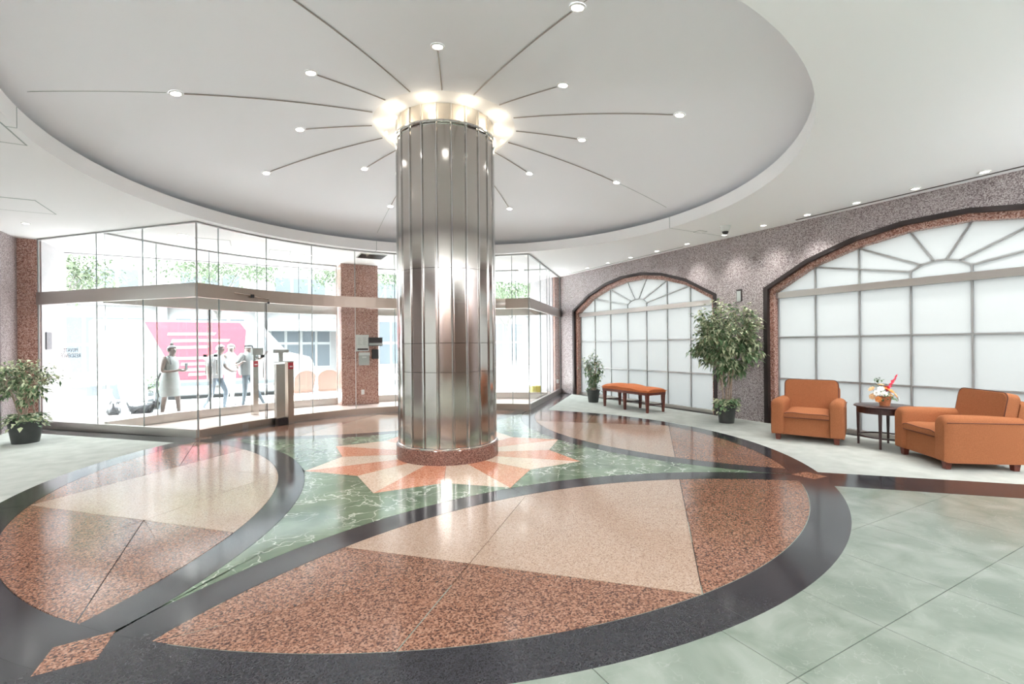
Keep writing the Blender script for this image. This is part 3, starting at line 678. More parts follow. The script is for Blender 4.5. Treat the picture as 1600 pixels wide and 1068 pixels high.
# ------------------------------------------------------------------ the column
col = empty('steel_column', (0, 0, 0)); props(col, 'fat fluted stainless steel column on a brown granite plinth', 'column')
lathe('plinth', [(0.655, 0.0), (0.655, 0.165), (0.648, 0.172), (0.55, 0.172)], granite('plinth_granite', [(0.08, 0.035, 0.03), (0.16, 0.075, 0.06), (0.22, 0.11, 0.085), (0.33, 0.2, 0.16)], 120, 0.12), col, 64)
lathe('base_ring', [(0.635, 0.172), (0.635, 0.187), (0.628, 0.192), (0.58, 0.192)], chrome, col, 64)
NP = 22; RC = 0.622
rows = [(0.192, 1.085), (1.087, 1.43), (1.432, 2.32), (2.322, 4.035), (4.04, 4.25)]
for k in range(NP):
    a0 = radians(5.4 + 5) + 2 * pi * k / NP; a1 = a0 + 2 * pi / NP
    for z0, z1 in rows:
        n = 8; v = []; f = []
        for i in range(n + 1):
            t = i / n; a = a0 + (a1 - a0) * t
            r = RC * cos(pi / NP) / cos(a - (a0 + a1) / 2) * 0.998 + 0.0015 * (1 - (2 * t - 1) ** 2)
            ee = 0.004 / RC
            a = a0 + ee + (a1 - a0 - 2 * ee) * t
            v += [(r * cos(a), r * sin(a), z0 + 0.001), (r * cos(a), r * sin(a), z1 - 0.001)]
        for i in range(n): f.append((2 * i, 2 * i + 2, 2 * i + 3, 2 * i + 1))
        # returns into the joint
        m0 = len(v)
        for i in (0, n):
            x, y, _ = v[2 * i]; s_ = 0.6 / 0.622; v += [(x * s_, y * s_, z0 + 0.001), (x * s_, y * s_, z1 - 0.001)]
        f += [(m0, 0, 1, m0 + 1), (2 * n, m0 + 2, m0 + 3, 2 * n + 1)]
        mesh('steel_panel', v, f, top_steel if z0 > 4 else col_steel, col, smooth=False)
        col.children[-1].data.polygons.foreach_set('use_smooth', [True] * n + [False] * 2)
    x, y = cos(a0), sin(a0); w = Vector((-y, x)) * 0.0045
    v = []
    for z in (0.192, 4.27):
        v += [(x * 0.60 - w.x, y * 0.60 - w.y, z), (x * 0.636 - w.x, y * 0.636 - w.y, z), (x * 0.636 + w.x, y * 0.636 + w.y, z), (x * 0.60 + w.x, y * 0.60 + w.y, z)]
    mesh('joint_fin', v, [(0, 1, 5, 4), (1, 2, 6, 5), (2, 3, 7, 6), (3, 0, 4, 7)], chrome, col)
lathe('core', [(0.585, 0.19), (0.585, 4.27)], dark_metal, col, 40, caps=False)
# glass bowl capital with its lamps
cap = empty('glass_bowl_capital', (0, 0, 4.0)); props(cap, 'glowing translucent glass bowl ringing the top of the steel column', 'light fixture')
bm = bmesh.new(); lathe_bm(bm, [(0.645, 0.035), (0.70, 0.06), (0.78, 0.11), (0.85, 0.17), (0.90, 0.23), (0.92, 0.262)], 64)
finish('bowl', bm, bowl_shell, cap, True)
lathe('rim', [(0.915, 0.255), (0.927, 0.255), (0.927, 0.268), (0.915, 0.268)], white_p, cap, 64, caps=False)
lathe('collar', [(0.636, 0.02), (0.66, 0.02), (0.66, 0.04), (0.636, 0.04)], chrome, cap, 64, caps=False)
warm = (1, 0.86, 0.66)
for k in range(10):
    a = 2 * pi * (k + 0.5) / 10; x, y = 0.745 * cos(a), 0.745 * sin(a)
    lm = lathe('lamp', [(0.0, 0.10), (0.014, 0.105), (0.018, 0.115), (0.014, 0.13), (0.0, 0.135)], pm('halogen' + str(k), (1, 1, 1), 0.5, emit=(1, 0.9, 0.75), estr=5) if k == 0 else bpy.data.materials['halogen0'], cap, 12, x, y, caps=False)
    if True:
        d = bpy.data.lights.new('capital_light', 'POINT'); d.energy = 0.5; d.color = warm; d.shadow_soft_size = 0.07
        l = bpy.data.objects.new('capital_light', d); C.objects.link(l); l.location = (x * 1.0, y * 1.0, 4.155)

# ------------------------------------------------------------------ dome spokes and downlights
def downlight(loc, r, label, group=None, power=0, tilt=None, ang=110, col_=(1, 0.97, 0.93)):
    o = empty('recessed_downlight', loc); props(o, label, 'ceiling light', group)
    lathe('trim_ring', [(r * 0.72, 0.0), (r * 0.78, -0.008), (r, -0.008), (r * 1.02, 0.002)], white_p, o, 20, caps=False)
    lathe('lens', [(0.0, -0.002), (r * 0.73, -0.002)], lens_m, o, 20, caps=False)
    if tilt: o.rotation_euler = tilt
    if power: spot('downlight_lamp', (loc[0], loc[1], loc[2] - 0.03), power, col_, ang, 0.9)
    return o
spokes = []
for k in range(16):
    a = k * pi / 8; long = (k % 2 == 0)
    spokes.append((a, 2.88 if long else 1.82, long))
def cam_px(p):
    d = Vector(p) - cam.matrix_world.translation; return 800 + 735 * d.dot(rt) / d.dot(fw) if d.dot(fw) > 0.3 else None
names = {}
def clock(a):   # direction words from the column
    dirs = ['toward the right-hand arched wall', 'toward the potted plant corner', 'toward the far right glass corner', 'toward the right part of the entrance', 'toward the entrance pier', 'toward the left part of the entrance', 'toward the left glass corner', 'toward the small left tree',
            'toward the left wall', 'toward the near left floor petal', 'toward the near left corner', 'toward the camera side, slightly left', 'straight over the camera side', 'toward the camera side, slightly right', 'toward the two armchairs', 'toward the wall pier with the tall plant']
    return dirs[int(round(a / (pi / 8))) % 16]
for a, rr, long in spokes:
    pts = [(r * cos(a), r * sin(a), dz(r) - 0.006) for r in [0.93 + (rr - 0.07 - 0.93) * t / 10 for t in range(11)]]
    tube('dome_spoke', pts, 0.0065, spoke_m, ceil, 5)
    if long and (int(round(a / (pi / 4))) % 2 == 0):
        pts = [(r * cos(a), r * sin(a), dz(r) - 0.001) for r in [rr + 0.08 + (3.98 - rr - 0.08) * t / 8 for t in range(9)]]
        tube('dome_joint', pts, 0.003, joint_m, ceil, 4)
    sl = atan2(dz(rr + 0.05) - dz(rr - 0.05), 0.1)
    x, y = rr * cos(a), rr * sin(a)
    o = downlight((x, y, dz(rr) - 0.004), 0.062, 'dome downlight ending the %s spoke %s' % ('long' if long else 'short', clock(a)), 'downlights of the ceiling dome', 14)
    o.rotation_mode = 'XYZ'; o.rotation_euler = (Matrix.Rotation(a, 3, 'Z') @ Matrix.Rotation(-sl, 3, 'Y')).to_euler()
ord_ = ['nearest the camera', 'second', 'third', 'fourth', 'fifth', 'sixth', 'seventh', 'eighth', 'ninth', 'tenth', 'eleventh', 'twelfth', 'farthest']
ry = [-4.93, -4.25, -3.59, -2.93, -2.25, -1.57, -0.85, -0.1, 0.75, 1.55, 2.35, 3.15, 3.95, 4.75]
for i, y in enumerate(ry):
    if i == 0: lab = 'small ceiling downlight along the right wall, just beyond the right edge of view'
    else: lab = 'downlight in the row by the right-hand granite wall, %s from the right end in view' % (['first', 'second', 'third', 'fourth', 'fifth', 'sixth', 'seventh', 'eighth', 'ninth', 'tenth', 'eleventh', 'twelfth', 'thirteenth'][i - 1])
    downlight((5.33, y, H - 0.002), 0.055, lab, 'downlights along the right wall', 26 if y in (-0.85, -0.1, 0.75) else 30 if y < -1.2 else 12, ang=95)
for i, y in enumerate([-2.0, 0.6, 2.4, 4.3]):
    downlight((-5.35, y, H - 0.002), 0.055, 'downlight over the left carpet, %s the left glass wing' % ['far in front of', 'well in front of', 'in front of', 'nearest'][i], 'downlights along the left wall', 45)
for x, y, l in ((-3.3, 4.15, 'bright round downlight in the vestibule ceiling behind the left wing'), (-3.45, 6.35, 'oval bright light in the canopy soffit outside, left'), (-5.0, 6.2, 'bright light in the canopy soffit at the far left'), (3.9, 4.9, 'bright downlight in the right end of the vestibule ceiling'), (-1.2, 5.2, 'small downlight in the vestibule ceiling left of the pier')):
    downlight((x, y, H - 0.002), 0.09, l, None, 8)
# security camera
sc = empty('security_camera', (4.80, -0.52, H)); props(sc, 'small white security camera with dark dome on the ceiling by the right wall', 'security camera')
lathe('housing', [(0.088, 0.0), (0.088, -0.012), (0.078, -0.02), (0.068, -0.085), (0.05, -0.095)], light_grey_p, sc, 24); lathe('dark_dome', [(0.052, -0.09), (0.05, -0.11), (0.038, -0.132), (0.02, -0.144), (0.0, -0.147)], black_p, sc, 20)

# ------------------------------------------------------------------ furniture
def rbox(name, x0, x1, y0, y1, z0, z1, mat, parent, bev, seg=4, M=None):
    return box(name, x0, x1, y0, y1, z0, z1, mat, parent, bev, True, M, seg)
def armchair(loc, rz, label):
    o = empty('armchair', loc, rz); props(o, label, 'armchair', 'orange club chairs')
    base = rbox('seat_base', -0.30, 0.30, -0.375, 0.36, 0.085, 0.33, chair_fab, o, 0.02)
    for s in (-1, 1):
        bm = bmesh.new()      # arm: rounded slab with a full, rolled front and top
        n = 10; rings = []
        for (y, z1, hw, zl) in ((-0.425, 0.52, 0.045, 0.13), (-0.418, 0.555, 0.07, 0.10), (-0.39, 0.585, 0.085, 0.085), (-0.33, 0.595, 0.09, 0.08), (0.0, 0.59, 0.088, 0.08), (0.34, 0.575, 0.085, 0.085), (0.40, 0.565, 0.075, 0.09)):
            prof = [(-hw * 0.93, zl), (-hw, zl + 0.05), (-hw, z1 - hw * 1.05)] + [(-hw * cos(pi * k / n), z1 - hw * 0.95 + hw * 0.95 * sin(pi * k / n)) for k in range(1, n)] + [(hw, z1 - hw * 1.05), (hw, zl + 0.05), (hw * 0.93, zl)]
            rings.append([bm.verts.new((s * 0.352 + x, y, z)) for x, z in prof])
        for a, b in zip(rings, rings[1:]):
            for k in range(len(a)): bm.faces.new((a[k], a[(k + 1) % len(a)], b[(k + 1) % len(a)], b[k]))
        bm.faces.new(rings[0]); bm.faces.new(rings[-1][::-1])
        ar = finish('armrest', bm, chair_fab, o, True)
        pts = [(s * (0.352 + 0.088), -0.40 + 0.8 * k / 8, 0.515) for k in range(9)]
        tube('piping', pts, 0.0045, piping_m, ar, 5)
    # backrest: leaning block with rounded upper corners
    M = Matrix.Translation((0, 0.27, 0.30)) @ Matrix.Rotation(radians(-11), 4, 'X')
    def back_poly(hw, z1, r): return [(-hw, 0)] + [(-hw + r - r * cos(pi / 2 * k / 5), z1 - r + r * sin(pi / 2 * k / 5)) for k in range(6)] + [(hw - r + r * sin(pi / 2 * k / 5), z1 - r + r * cos(pi / 2 * k / 5)) for k in range(6)] + [(hw, 0)]
    bm = bmesh.new(); P0 = back_poly(0.345, 0.53, 0.07); rings = []
    for y, sc_, dz_ in ((-0.085, 0.96, -0.012), (-0.07, 1.0, 0.0), (0.05, 1.0, 0.0), (0.065, 0.97, -0.01)):
        rings.append([bm.verts.new((x * sc_, y + (0.0 if abs(x) > 0.2 else -0.012 if y < 0 else 0), z + (dz_ if z > 0.2 else 0))) for x, z in P0])
    for a, b in zip(rings, rings[1:]):
        for k in range(len(a)): bm.faces.new((a[k], a[(k + 1) % len(a)], b[(k + 1) % len(a)], b[k]))
    bm.faces.new(rings[0]); bm.faces.new(rings[-1][::-1]); bmesh.ops.transform(bm, matrix=M, verts=bm.verts)
    bk = finish('backrest', bm, chair_fab, o, True)
    pts = [tuple(M @ Vector((x, -0.075, z))) for x, z in P0[0:]]
    tube('piping', pts, 0.005, piping_m, bk, 5)
    bm = bmesh.new(); P1 = [(-0.345, 0)] + [(-0.345, 0.42), (-0.32, 0.46), (0.32, 0.46), (0.345, 0.42), (0.345, 0)]
    rings = [[bm.verts.new((x, y, z)) for x, z in P1] for y in (0.055, 0.13)]
    for k in range(6): bm.faces.new((rings[0][k], rings[0][(k + 1) % 6], rings[1][(k + 1) % 6], rings[1][k]))
    bm.faces.new(rings[0]); bm.faces.new(rings[1][::-1]); bmesh.ops.transform(bm, matrix=M, verts=bm.verts)
    finish('outer_back', bm, chair_fab, o, False, 0.012)
    box('back_skirt', -0.43, 0.43, 0.33, 0.42, 0.085, 0.45, chair_fab, o, 0.02)
    # seat cushion: T-shaped pillow
    bm = bmesh.new(); N = 14
    def cz(u, v): return 0.335 + 0.105 * (1 - abs(u) ** 6 * 0.35) * (1 - abs(v) ** 6 * 0.35) + 0.008 * sin(3 * u + 1) * cos(2.5 * v)
    g = [[bm.verts.new((0.272 * (2 * i / N - 1), -0.415 + 0.60 * j / N, cz(2 * i / N - 1, 2 * j / N - 1))) for j in range(N + 1)] for i in range(N + 1)]
    gb = [[bm.verts.new((0.268 * (2 * i / N - 1), -0.408 + 0.59 * j / N, 0.325)) for j in range(N + 1)] for i in range(N + 1)]
    for i in range(N):
        for j in range(N):
            bm.faces.new((g[i][j], g[i + 1][j], g[i + 1][j + 1], g[i][j + 1])); bm.faces.new((gb[i][j], gb[i][j + 1], gb[i + 1][j + 1], gb[i + 1][j]))
    for i in range(N):
        bm.faces.new((gb[i][0], gb[i + 1][0], g[i + 1][0], g[i][0])); bm.faces.new((g[i][N], g[i + 1][N], gb[i + 1][N], gb[i][N]))
        bm.faces.new((g[0][i], g[0][i + 1], gb[0][i + 1], gb[0][i])); bm.faces.new((gb[N][i], gb[N][i + 1], g[N][i + 1], g[N][i]))
    cu = finish('seat_cushion', bm, chair_fab, o, True)
    tube('piping', [(0.268 * (2 * i / 16 - 1), -0.418, cz(2 * i / 16 - 1, -1) + 0.002) for i in range(17)], 0.0045, piping_m, cu, 5)
    tube('piping', [(0.268 * (2 * i / 16 - 1), -0.416, 0.335) for i in range(17)], 0.0045, piping_m, cu, 5)
    for x in (-0.35, 0.35):
        for y in (-0.345, 0.345):
            bm = bmesh.new(); v = box_bm(bm, -0.038, 0.038, -0.038, 0.038, 0, 0.10)
            for q in v:
                if q.co.z < 0.05: q.co.x *= 0.72; q.co.y *= 0.72
            bmesh.ops.translate(bm, verts=bm.verts, vec=(x, y, 0)); finish('leg', bm, red_wood, o, False, 0.004)
    return o
armchair((4.94, -1.79, 0.0015), radians(-65.9), 'orange upholstered armchair left of the round table, backrest to the frosted window')
a2 = armchair((4.93, -3.44, 0.0015), radians(-128), 'orange upholstered armchair right of the round table, seen from its side'); a2.scale = (1, 0.93, 1)

# round side table
TX, TY = 5.20, -2.62
tb = empty('side_table', (TX, TY, 0.0015)); props(tb, 'dark wood round side table with tapered legs between the armchairs', 'table')
lathe('table_top', [(0.0, 0.55), (0.325, 0.55), (0.335, 0.543), (0.335, 0.532), (0.325, 0.528), (0.0, 0.528)], dark_wood, tb, 48, caps=False)
lathe('apron', [(0.30, 0.528), (0.30, 0.45), (0.285, 0.45), (0.285, 0.528)], dark_wood, tb, 48, caps=False)
for k in range(4):
    a = radians(105 + 90 * k); x, y = 0.285 * cos(a), 0.285 * sin(a)
    bm = bmesh.new(); v = box_bm(bm, -0.02, 0.02, -0.02, 0.02, 0, 0.528)
    for q in v:
        if q.co.z < 0.1: q.co.x *= 0.6; q.co.y *= 0.6
    bmesh.ops.transform(bm, matrix=Matrix.Translation((x, y, 0)) @ Matrix.Rotation(a, 4, 'Z'), verts=bm.verts); finish('leg', bm, dark_wood, tb)
lathe('ring_stretcher', [(0.285, 0.13), (0.285, 0.147), (0.268, 0.147), (0.268, 0.13), (0.285, 0.13)], dark_wood, tb, 40, caps=False)

# flower arrangement
fa = empty('flower_arrangement', (TX - 0.03, TY - 0.02, 0.5525)); props(fa, 'small flower arrangement in a wicker pot on the round side table', 'flowers')
lathe('pot', [(0.0, 0.0), (0.055, 0.0), (0.075, 0.12), (0.068, 0.12), (0.05, 0.02)], terracotta, fa, 24, caps=False)
vw = rt
def petals(name, c, r, n, mat, mat_c, up_=Vector((0, 0, 1)), cup=0.3, rows_=1):
    bm = bmesh.new(); u1 = up_.orthogonal().normalized(); u2 = up_.cross(u1)
    for q in range(rows_):
        rr = r * (1 - 0.3 * q)
        for k in range(n):
            a = 2 * pi * (k + 0.5 * q) / n; d = u1 * cos(a) + u2 * sin(a); s = up_.cross(d)
            p0 = c + up_ * 0.004 * q; m_ = c + d * rr * 0.6 + up_ * (rr * cup * 0.6 + 0.01 * q); t = c + d * rr + up_ * (rr * cup + .006 * q)
            w = rr * sin(pi / n) * 1.1
            vs = [bm.verts.new(x) for x in (p0, m_ - s * w, t - s * w * 0.35, t + s * w * 0.35, m_ + s * w)]
            bm.faces.new(vs)
    f = finish(name, bm, mat, fa); return f
pet_w = pm('petal_white', (0.85, 0.83, 0.78), 0.6); pet_o = pm('petal_orange', (0.90, 0.36, 0.10), 0.6); pet_y = pm('petal_peach', (0.92, 0.62, 0.34), 0.6); pet_p = pm('petal_pink', (0.92, 0.07, 0.13), 0.6)
random.seed(11)
blooms = [(-0.14, 0.17, -1, pet_w), (-0.09, 0.22, -1, pet_w), (-0.05, 0.155, -1, pet_w), (-0.12, 0.09, -1, pet_o), (-0.16, 0.12, 0, pet_y), (0.0, 0.22, 0, pet_o), (0.035, 0.19, -1, pet_o), (0.09, 0.14, -1, pet_y), (0.12, 0.10, -1, pet_w), (0.03, 0.13, -1, pet_y), (-0.01, 0.26, 1, pet_y), (0.1, 0.18, 1, pet_w), (-0.08, 0.14, 1, pet_w), (0.06, 0.23, 1, pet_o), (-0.13, 0.21, 1, pet_y)]
for x, z, dpt, mt in blooms:
    c = vw * x + fw * (0.05 * dpt) + Vector((0, 0, z)); upv = (c - Vector((0, 0, 0.08))).normalized() - fw * 0.35
    b_ = petals('bloom', c, 0.042, 8, mt, None, upv.normalized(), 0.35, 3)
    tube('stem', [(0, 0, 0.08), tuple(c * 0.5 + Vector((0, 0, 0.03))), tuple(c)], 0.003, leaf_a, b_, 4)
bm = bmesh.new(); base = vw * 0.03 + Vector((0, 0, 0.20)); tip = vw * 0.17 + Vector((0, 0, 0.41))
for i in range(90):
    t = (i / 90); c = base.lerp(tip, t) + Vector((random.uniform(-1, 1), random.uniform(-1, 1), random.uniform(-.6, .6))) * 0.026 * (1 - 0.75 * t)
    r = 0.016 * (1 - 0.55 * t); d = Vector((random.uniform(-1, 1), random.uniform(-1, 1), random.uniform(-0.2, 1))).normalized(); e = d.orthogonal().normalized()
    f2 = d.cross(e); bm.faces.new([bm.verts.new(c + q) for q in (e * r, f2 * r, -e * r, -f2 * r)])
tube_bm(bm, [base, tip], [0.012, 0.003], 6); finish('pink_flower_spike', bm, pet_p, fa)
def leaves_mesh(name, pts, size, mats, parent, weights=None, droop=0.3, aspect=0.45, kind=None):
    """pts: (position, direction) pairs; each leaf is a folded pointed blade"""
    v = []; f = []; mi = []
    for i, (p, d) in enumerate(pts):
        p = Vector(p); d = Vector(d).normalized(); s = d.cross(Vector((random.uniform(-.3, .3), random.uniform(-.3, .3), 1))).normalized(); n = s.cross(d)
        L_ = size * random.uniform(0.7, 1.2); w = L_ * aspect / 2
        a, b, c, e, g = p, p + d * L_ * 0.45 + s * w + n * w * 0.3, p + d * L_ - Vector((0, 0, L_ * droop)), p + d * L_ * 0.45 - s * w + n * w * 0.3, p + d * L_ * 0.5
        k = len(v); v += [a, b, c, e, g]; f += [(k, k + 1, k + 4), (k + 1, k + 2, k + 4), (k, k + 4, k + 3), (k + 4, k + 2, k + 3)]
        m_ = 0 if weights is None else weights(p); mi += [m_] * 4
    o = mesh(name, v, f, mats, parent, midx=mi)
    if kind: o['kind'] = kind
    return o
lp = []
for i in range(46):
    a = random.uniform(0, 2 * pi); c = Vector((cos(a) * 0.09, sin(a) * 0.09, random.uniform(0.08, 0.2))); lp.append((c, Vector((cos(a), sin(a), random.uniform(-0.6, 0.5)))))
for i in range(14): lp.append((vw * (-0.08 + random.uniform(-.05, .05)) + Vector((0, 0, 0.27 + random.uniform(0, 0.09))), Vector((random.uniform(-1, 1), random.uniform(-1, 1), 1))))
leaves_mesh('greenery', lp, 0.06, leaf_a, fa, kind='stuff')
for k in range(4): tube('fern_stem', [(0, 0, 0.1), tuple(vw * (-0.06 - 0.02 * k) + Vector((0, 0, 0.25))), tuple(vw * (-0.10 - 0.03 * k) + Vector((0, 0, 0.33 - 0.02 * k)))], 0.002, leaf_a, fa, 4)

# upholstered bench
be = empty('upholstered_bench', (4.96, 1.93, 0.0015), 0); props(be, 'long dark wood bench with wavy orange cushion before the far arched window', 'bench')
for y in (-0.66, 0.0, 0.66):
    for x in (-0.22, 0.22):
        bm = bmesh.new(); v = box_bm(bm, -0.032, 0.032, -0.032, 0.032, 0, 0.37)
        for q in v:
            if q.co.z < 0.1: q.co.x *= 0.62; q.co.y *= 0.62
        bmesh.ops.translate(bm, verts=bm.verts, vec=(x, y, 0)); finish('leg', bm, red_wood, be)
    box('stretcher', -0.2, 0.2, y - 0.011, y + 0.011, 0.15, 0.175, dark_wood, be)
box('long_stretcher', -0.012, 0.012, -0.66, 0.66, 0.152, 0.172, dark_wood, be)
box('seat_frame', -0.255, 0.255, -0.70, 0.70, 0.355, 0.41, red_wood, be, 0.006)
rbox('seat_pad', -0.25, 0.25, -0.71, 0.71, 0.41, 0.445, bench_fab, be, 0.015)
bm = bmesh.new(); NX, NY = 8, 40
def top(u, v): return 0.515 + 0.016 * sin(v * 3.3 + 0.6) + 0.006 * sin(v * 9 + 2 * u) - 0.045 * (abs(u) ** 4) - 0.03 * abs(v) ** 14
g = [[bm.verts.new(((0.27 + 0.012 * sin(2.2 * (2 * j / NY - 1))) * (2 * i / NX - 1), 0.735 * (2 * j / NY - 1), top(2 * i / NX - 1, 2 * j / NY - 1))) for j in range(NY + 1)] for i in range(NX + 1)]
gb = [[bm.verts.new((0.262 * (2 * i / NX - 1), 0.728 * (2 * j / NY - 1), 0.446)) for j in range(NY + 1)] for i in range(NX + 1)]
for i in range(NX):
    for j in range(NY): bm.faces.new((g[i][j], g[i + 1][j], g[i + 1][j + 1], g[i][j + 1])); bm.faces.new((gb[i][j], gb[i][j + 1], gb[i + 1][j + 1], gb[i + 1][j]))
for i in range(NX): bm.faces.new((gb[i][0], gb[i + 1][0], g[i + 1][0], g[i][0])); bm.faces.new((g[i][NY], g[i + 1][NY], gb[i + 1][NY], gb[i][NY]))
for j in range(NY): bm.faces.new((g[0][j], g[0][j + 1], gb[0][j + 1], gb[0][j])); bm.faces.new((gb[NX][j], gb[NX][j + 1], g[NX][j + 1], g[NX][j]))
finish('cushion', bm, bench_fab, be, True)

# ------------------------------------------------------------------ potted plants
def ficus(name, loc, label, pot_r, pot_h, zc, rx, rz_, n_tw, n_leaf, stems, lsize, pale, seed, ivy, lean=(0, 0), low=0.0, xmax=9):
    random.seed(seed); o = empty(name, loc); props(o, label, 'plant')
    lathe('pot', [(0, 0), (pot_r * 0.76, 0), (pot_r * 0.98, pot_h * 0.9), (pot_r * 1.03, pot_h * 0.9), (pot_r * 1.05, pot_h), (pot_r * 0.96, pot_h), (pot_r * 0.9, pot_h * 0.88)], pot_m, o, 28, caps=False)
    lathe('soil', [(0, pot_h * 0.9), (pot_r * 0.92, pot_h * 0.9)], soil, o, 20, caps=False)
    ends = []; bm = bmesh.new()
    for k in range(stems):
        a = 2 * pi * k / stems + random.uniform(-.4, .4); r0 = pot_r * 0.35
        p = [Vector((r0 * cos(a), r0 * sin(a), pot_h * 0.85))]
        for q in range(1, 6):
            t = q / 5; rad = r0 * (1 - 0.3 * t) + (rx * 0.42) * t ** 1.8
            p.append(Vector((rad * cos(a + 0.7 * t) + lean[0] * t, rad * sin(a + 0.7 * t) + lean[1] * t, pot_h + (zc - pot_h) * t)) + Vector((random.uniform(-1, 1), random.uniform(-1, 1), 0)) * 0.02)
        tube_bm(bm, p, [0.0135 * (1 - 0.12 * i) * pot_r / 0.15 for i in range(6)], 6); ends += [p[3], p[4], p[5]]
    finish('trunk', bm, bark, o, True)
    pts = []; bm = bmesh.new(); tw = []
    for k in range(n_tw):
        while True:
            u = Vector((random.uniform(-1, 1), random.uniform(-1, 1), random.uniform(-1, 1)))
            if 0.35 < u.length < 1 and u.x * rx < xmax - 0.1: break
        sh = 1.0 if u.z > -0.2 else (1 + (u.z + 0.2) * 0.45)
        c = Vector((u.x * rx * sh + lean[0], u.y * rx * sh + lean[1], zc + u.z * rz_ + low)); e = min(ends, key=lambda q: (q - c).length)
        tube_bm(bm, [e, e.lerp(c, 0.5) + Vector((0, 0, 0.05)), c], [0.006, 0.004, 0.002], 4, False); tw.append((e, c))
    finish('twigs', bm, bark, o, True)
    for k in range(n_leaf):
        e, c = random.choice(tw); t = random.uniform(0.45, 1.08); p = e.lerp(c, t) + Vector((0, 0, 0.05 * (1 - abs(2 * t - 1)))) + Vector((random.gauss(0, 1), random.gauss(0, 1), random.gauss(0, 1))) * 0.045
        if p.x > xmax - 0.06: continue
        d = (c - e).normalized() * 0.6 + Vector((random.uniform(-1, 1), random.uniform(-1, 1), random.uniform(-0.9, 0.3))); pts.append((p, d))
    leaves_mesh('foliage', pts, lsize, [leaf_a, leaf_b], o, weights=lambda p: 1 if random.random() < pale + 0.25 * (p.z - zc) / rz_ else 0, kind='stuff')  # more pale leaves toward the top, sunlight put into leaf colour
    pts = []
    for k in range(ivy):
        a = random.uniform(0, 2 * pi); r = pot_r * random.uniform(0.3, 1.25); z = pot_h + random.uniform(-0.12, 0.09) if r > pot_r else pot_h + random.uniform(0, 0.1)
        pts.append(((r * cos(a), r * sin(a), z), (cos(a), sin(a), random.uniform(-0.8, 0.5))))
    if ivy: leaves_mesh('ivy_underplanting', pts, lsize * 0.85, [leaf_a, leaf_b], o, weights=lambda p: 1 if random.random() < pale else 0, aspect=0.8, kind='stuff')
    return o
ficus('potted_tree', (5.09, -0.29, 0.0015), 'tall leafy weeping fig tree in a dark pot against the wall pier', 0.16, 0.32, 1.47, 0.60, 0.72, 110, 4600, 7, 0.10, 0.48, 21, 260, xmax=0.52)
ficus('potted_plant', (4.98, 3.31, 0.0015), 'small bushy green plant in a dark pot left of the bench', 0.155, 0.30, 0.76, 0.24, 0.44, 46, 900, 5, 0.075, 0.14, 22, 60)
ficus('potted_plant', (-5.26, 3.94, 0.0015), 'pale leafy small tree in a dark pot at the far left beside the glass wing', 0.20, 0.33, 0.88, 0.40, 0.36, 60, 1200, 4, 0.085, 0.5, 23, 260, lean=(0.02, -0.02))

# ------------------------------------------------------------------ outside: street
SZ = -0.2
pave = pm('pavement', (0.66, 0.66, 0.65), 0.8, noise=0.06, nscale=3); road = pm('asphalt', (0.162, 0.168, 0.174), 0.8, noise=0.1, nscale=4)
gs = box('ground_pavement', -40, 40, 6.95, 11.8, SZ - 0.2, SZ, pave); props(gs, kind='structure')
gr = box('ground_road', -40, 40, 11.8, 18.5, SZ - 0.3, SZ - 0.12, road); props(gr, kind='structure')
gf = box('ground_far_pavement', -40, 40, 18.5, 60, SZ - 0.2, SZ, pave); props(gf, kind='structure')
for nm, x0, x1 in (('ground_side', 6.2, 40), ('ground_side', -40, -6.5)):
    g_ = box(nm, x0, x1, -14, 6.95, SZ - 0.2, SZ, pave); props(g_, kind='structure')
kb = pm('kerb_stone', (0.5, 0.5, 0.5), 0.8)
kerb = empty('trim_9'); props(kerb, kind='structure')
for k in range(20): box('kerb_stone', -20 + 2 * k + 0.01, -18 + 2 * k - 0.01, 11.62, 11.8, SZ - 0.15, SZ + 0.02, kb, kerb)

far_wall = pm('far_stone', (0.21, 0.21, 0.215), 0.8, noise=0.05, nscale=1); far_glass = pm('far_window_glass', (0.055, 0.0688, 0.0825), 0.5); far_frame = pm('far_frame', (0.225, 0.235, 0.24), 0.6)
bd = empty('office_building', (0, 22, SZ)); props(bd, 'pale stone office building with dark windows across the street', 'building')
rb_ = random.Random(5)
def bwin(x0, x1, z0, z1, nx, nz, name='window'):
    f = box(name, x0, x1, -0.05, 0.06, z0, z1, far_frame, bd)
    dx = (x1 - x0) / nx; dz2 = (z1 - z0) / nz
    for i in range(nx):
        for j in range(nz): box('pane', x0 + i * dx + 0.07, x0 + (i + 1) * dx - 0.07, -0.08, -0.05, z0 + j * dz2 + 0.07, z0 + (j + 1) * dz2 - 0.07, far_glass, f)
box('wall', -30, 30, 0.0, 6, 0, 11, far_wall, bd)
x = -26.0; k = 0
while x < 24:
    wv = 2.6
    bwin(x, x + wv, 4.35, 5.35, 3, 1); bwin(x, x + wv, 6.6, 8.4, 3, 2)
    bwin(x - 0.2, x + wv + 0.2, 0.5, 3.1, 4, 2, 'storefront')
    box('stone_column', x - 0.85, x - 0.45, -0.35, 0, 0, 3.6, far_wall, bd); x += 4.1; k += 1
box('ledge', -30, 30, -0.45, 0, 3.6, 3.95, far_wall, bd); box('ledge', -30, 30, -0.3, 0, 6.0, 6.15, far_wall, bd)
cn = box('entrance_canopy', -1.7, 3.0, -2.2, -0.0, 2.45, 3.0, far_frame, bd, 0.05)
b2 = empty('corner_building', (16, 30, SZ)); props(b2, 'tall pale building rising behind at far right of the street', 'building')
box('wall', -6, 10, 0, 6, 0, 14, far_wall, b2)

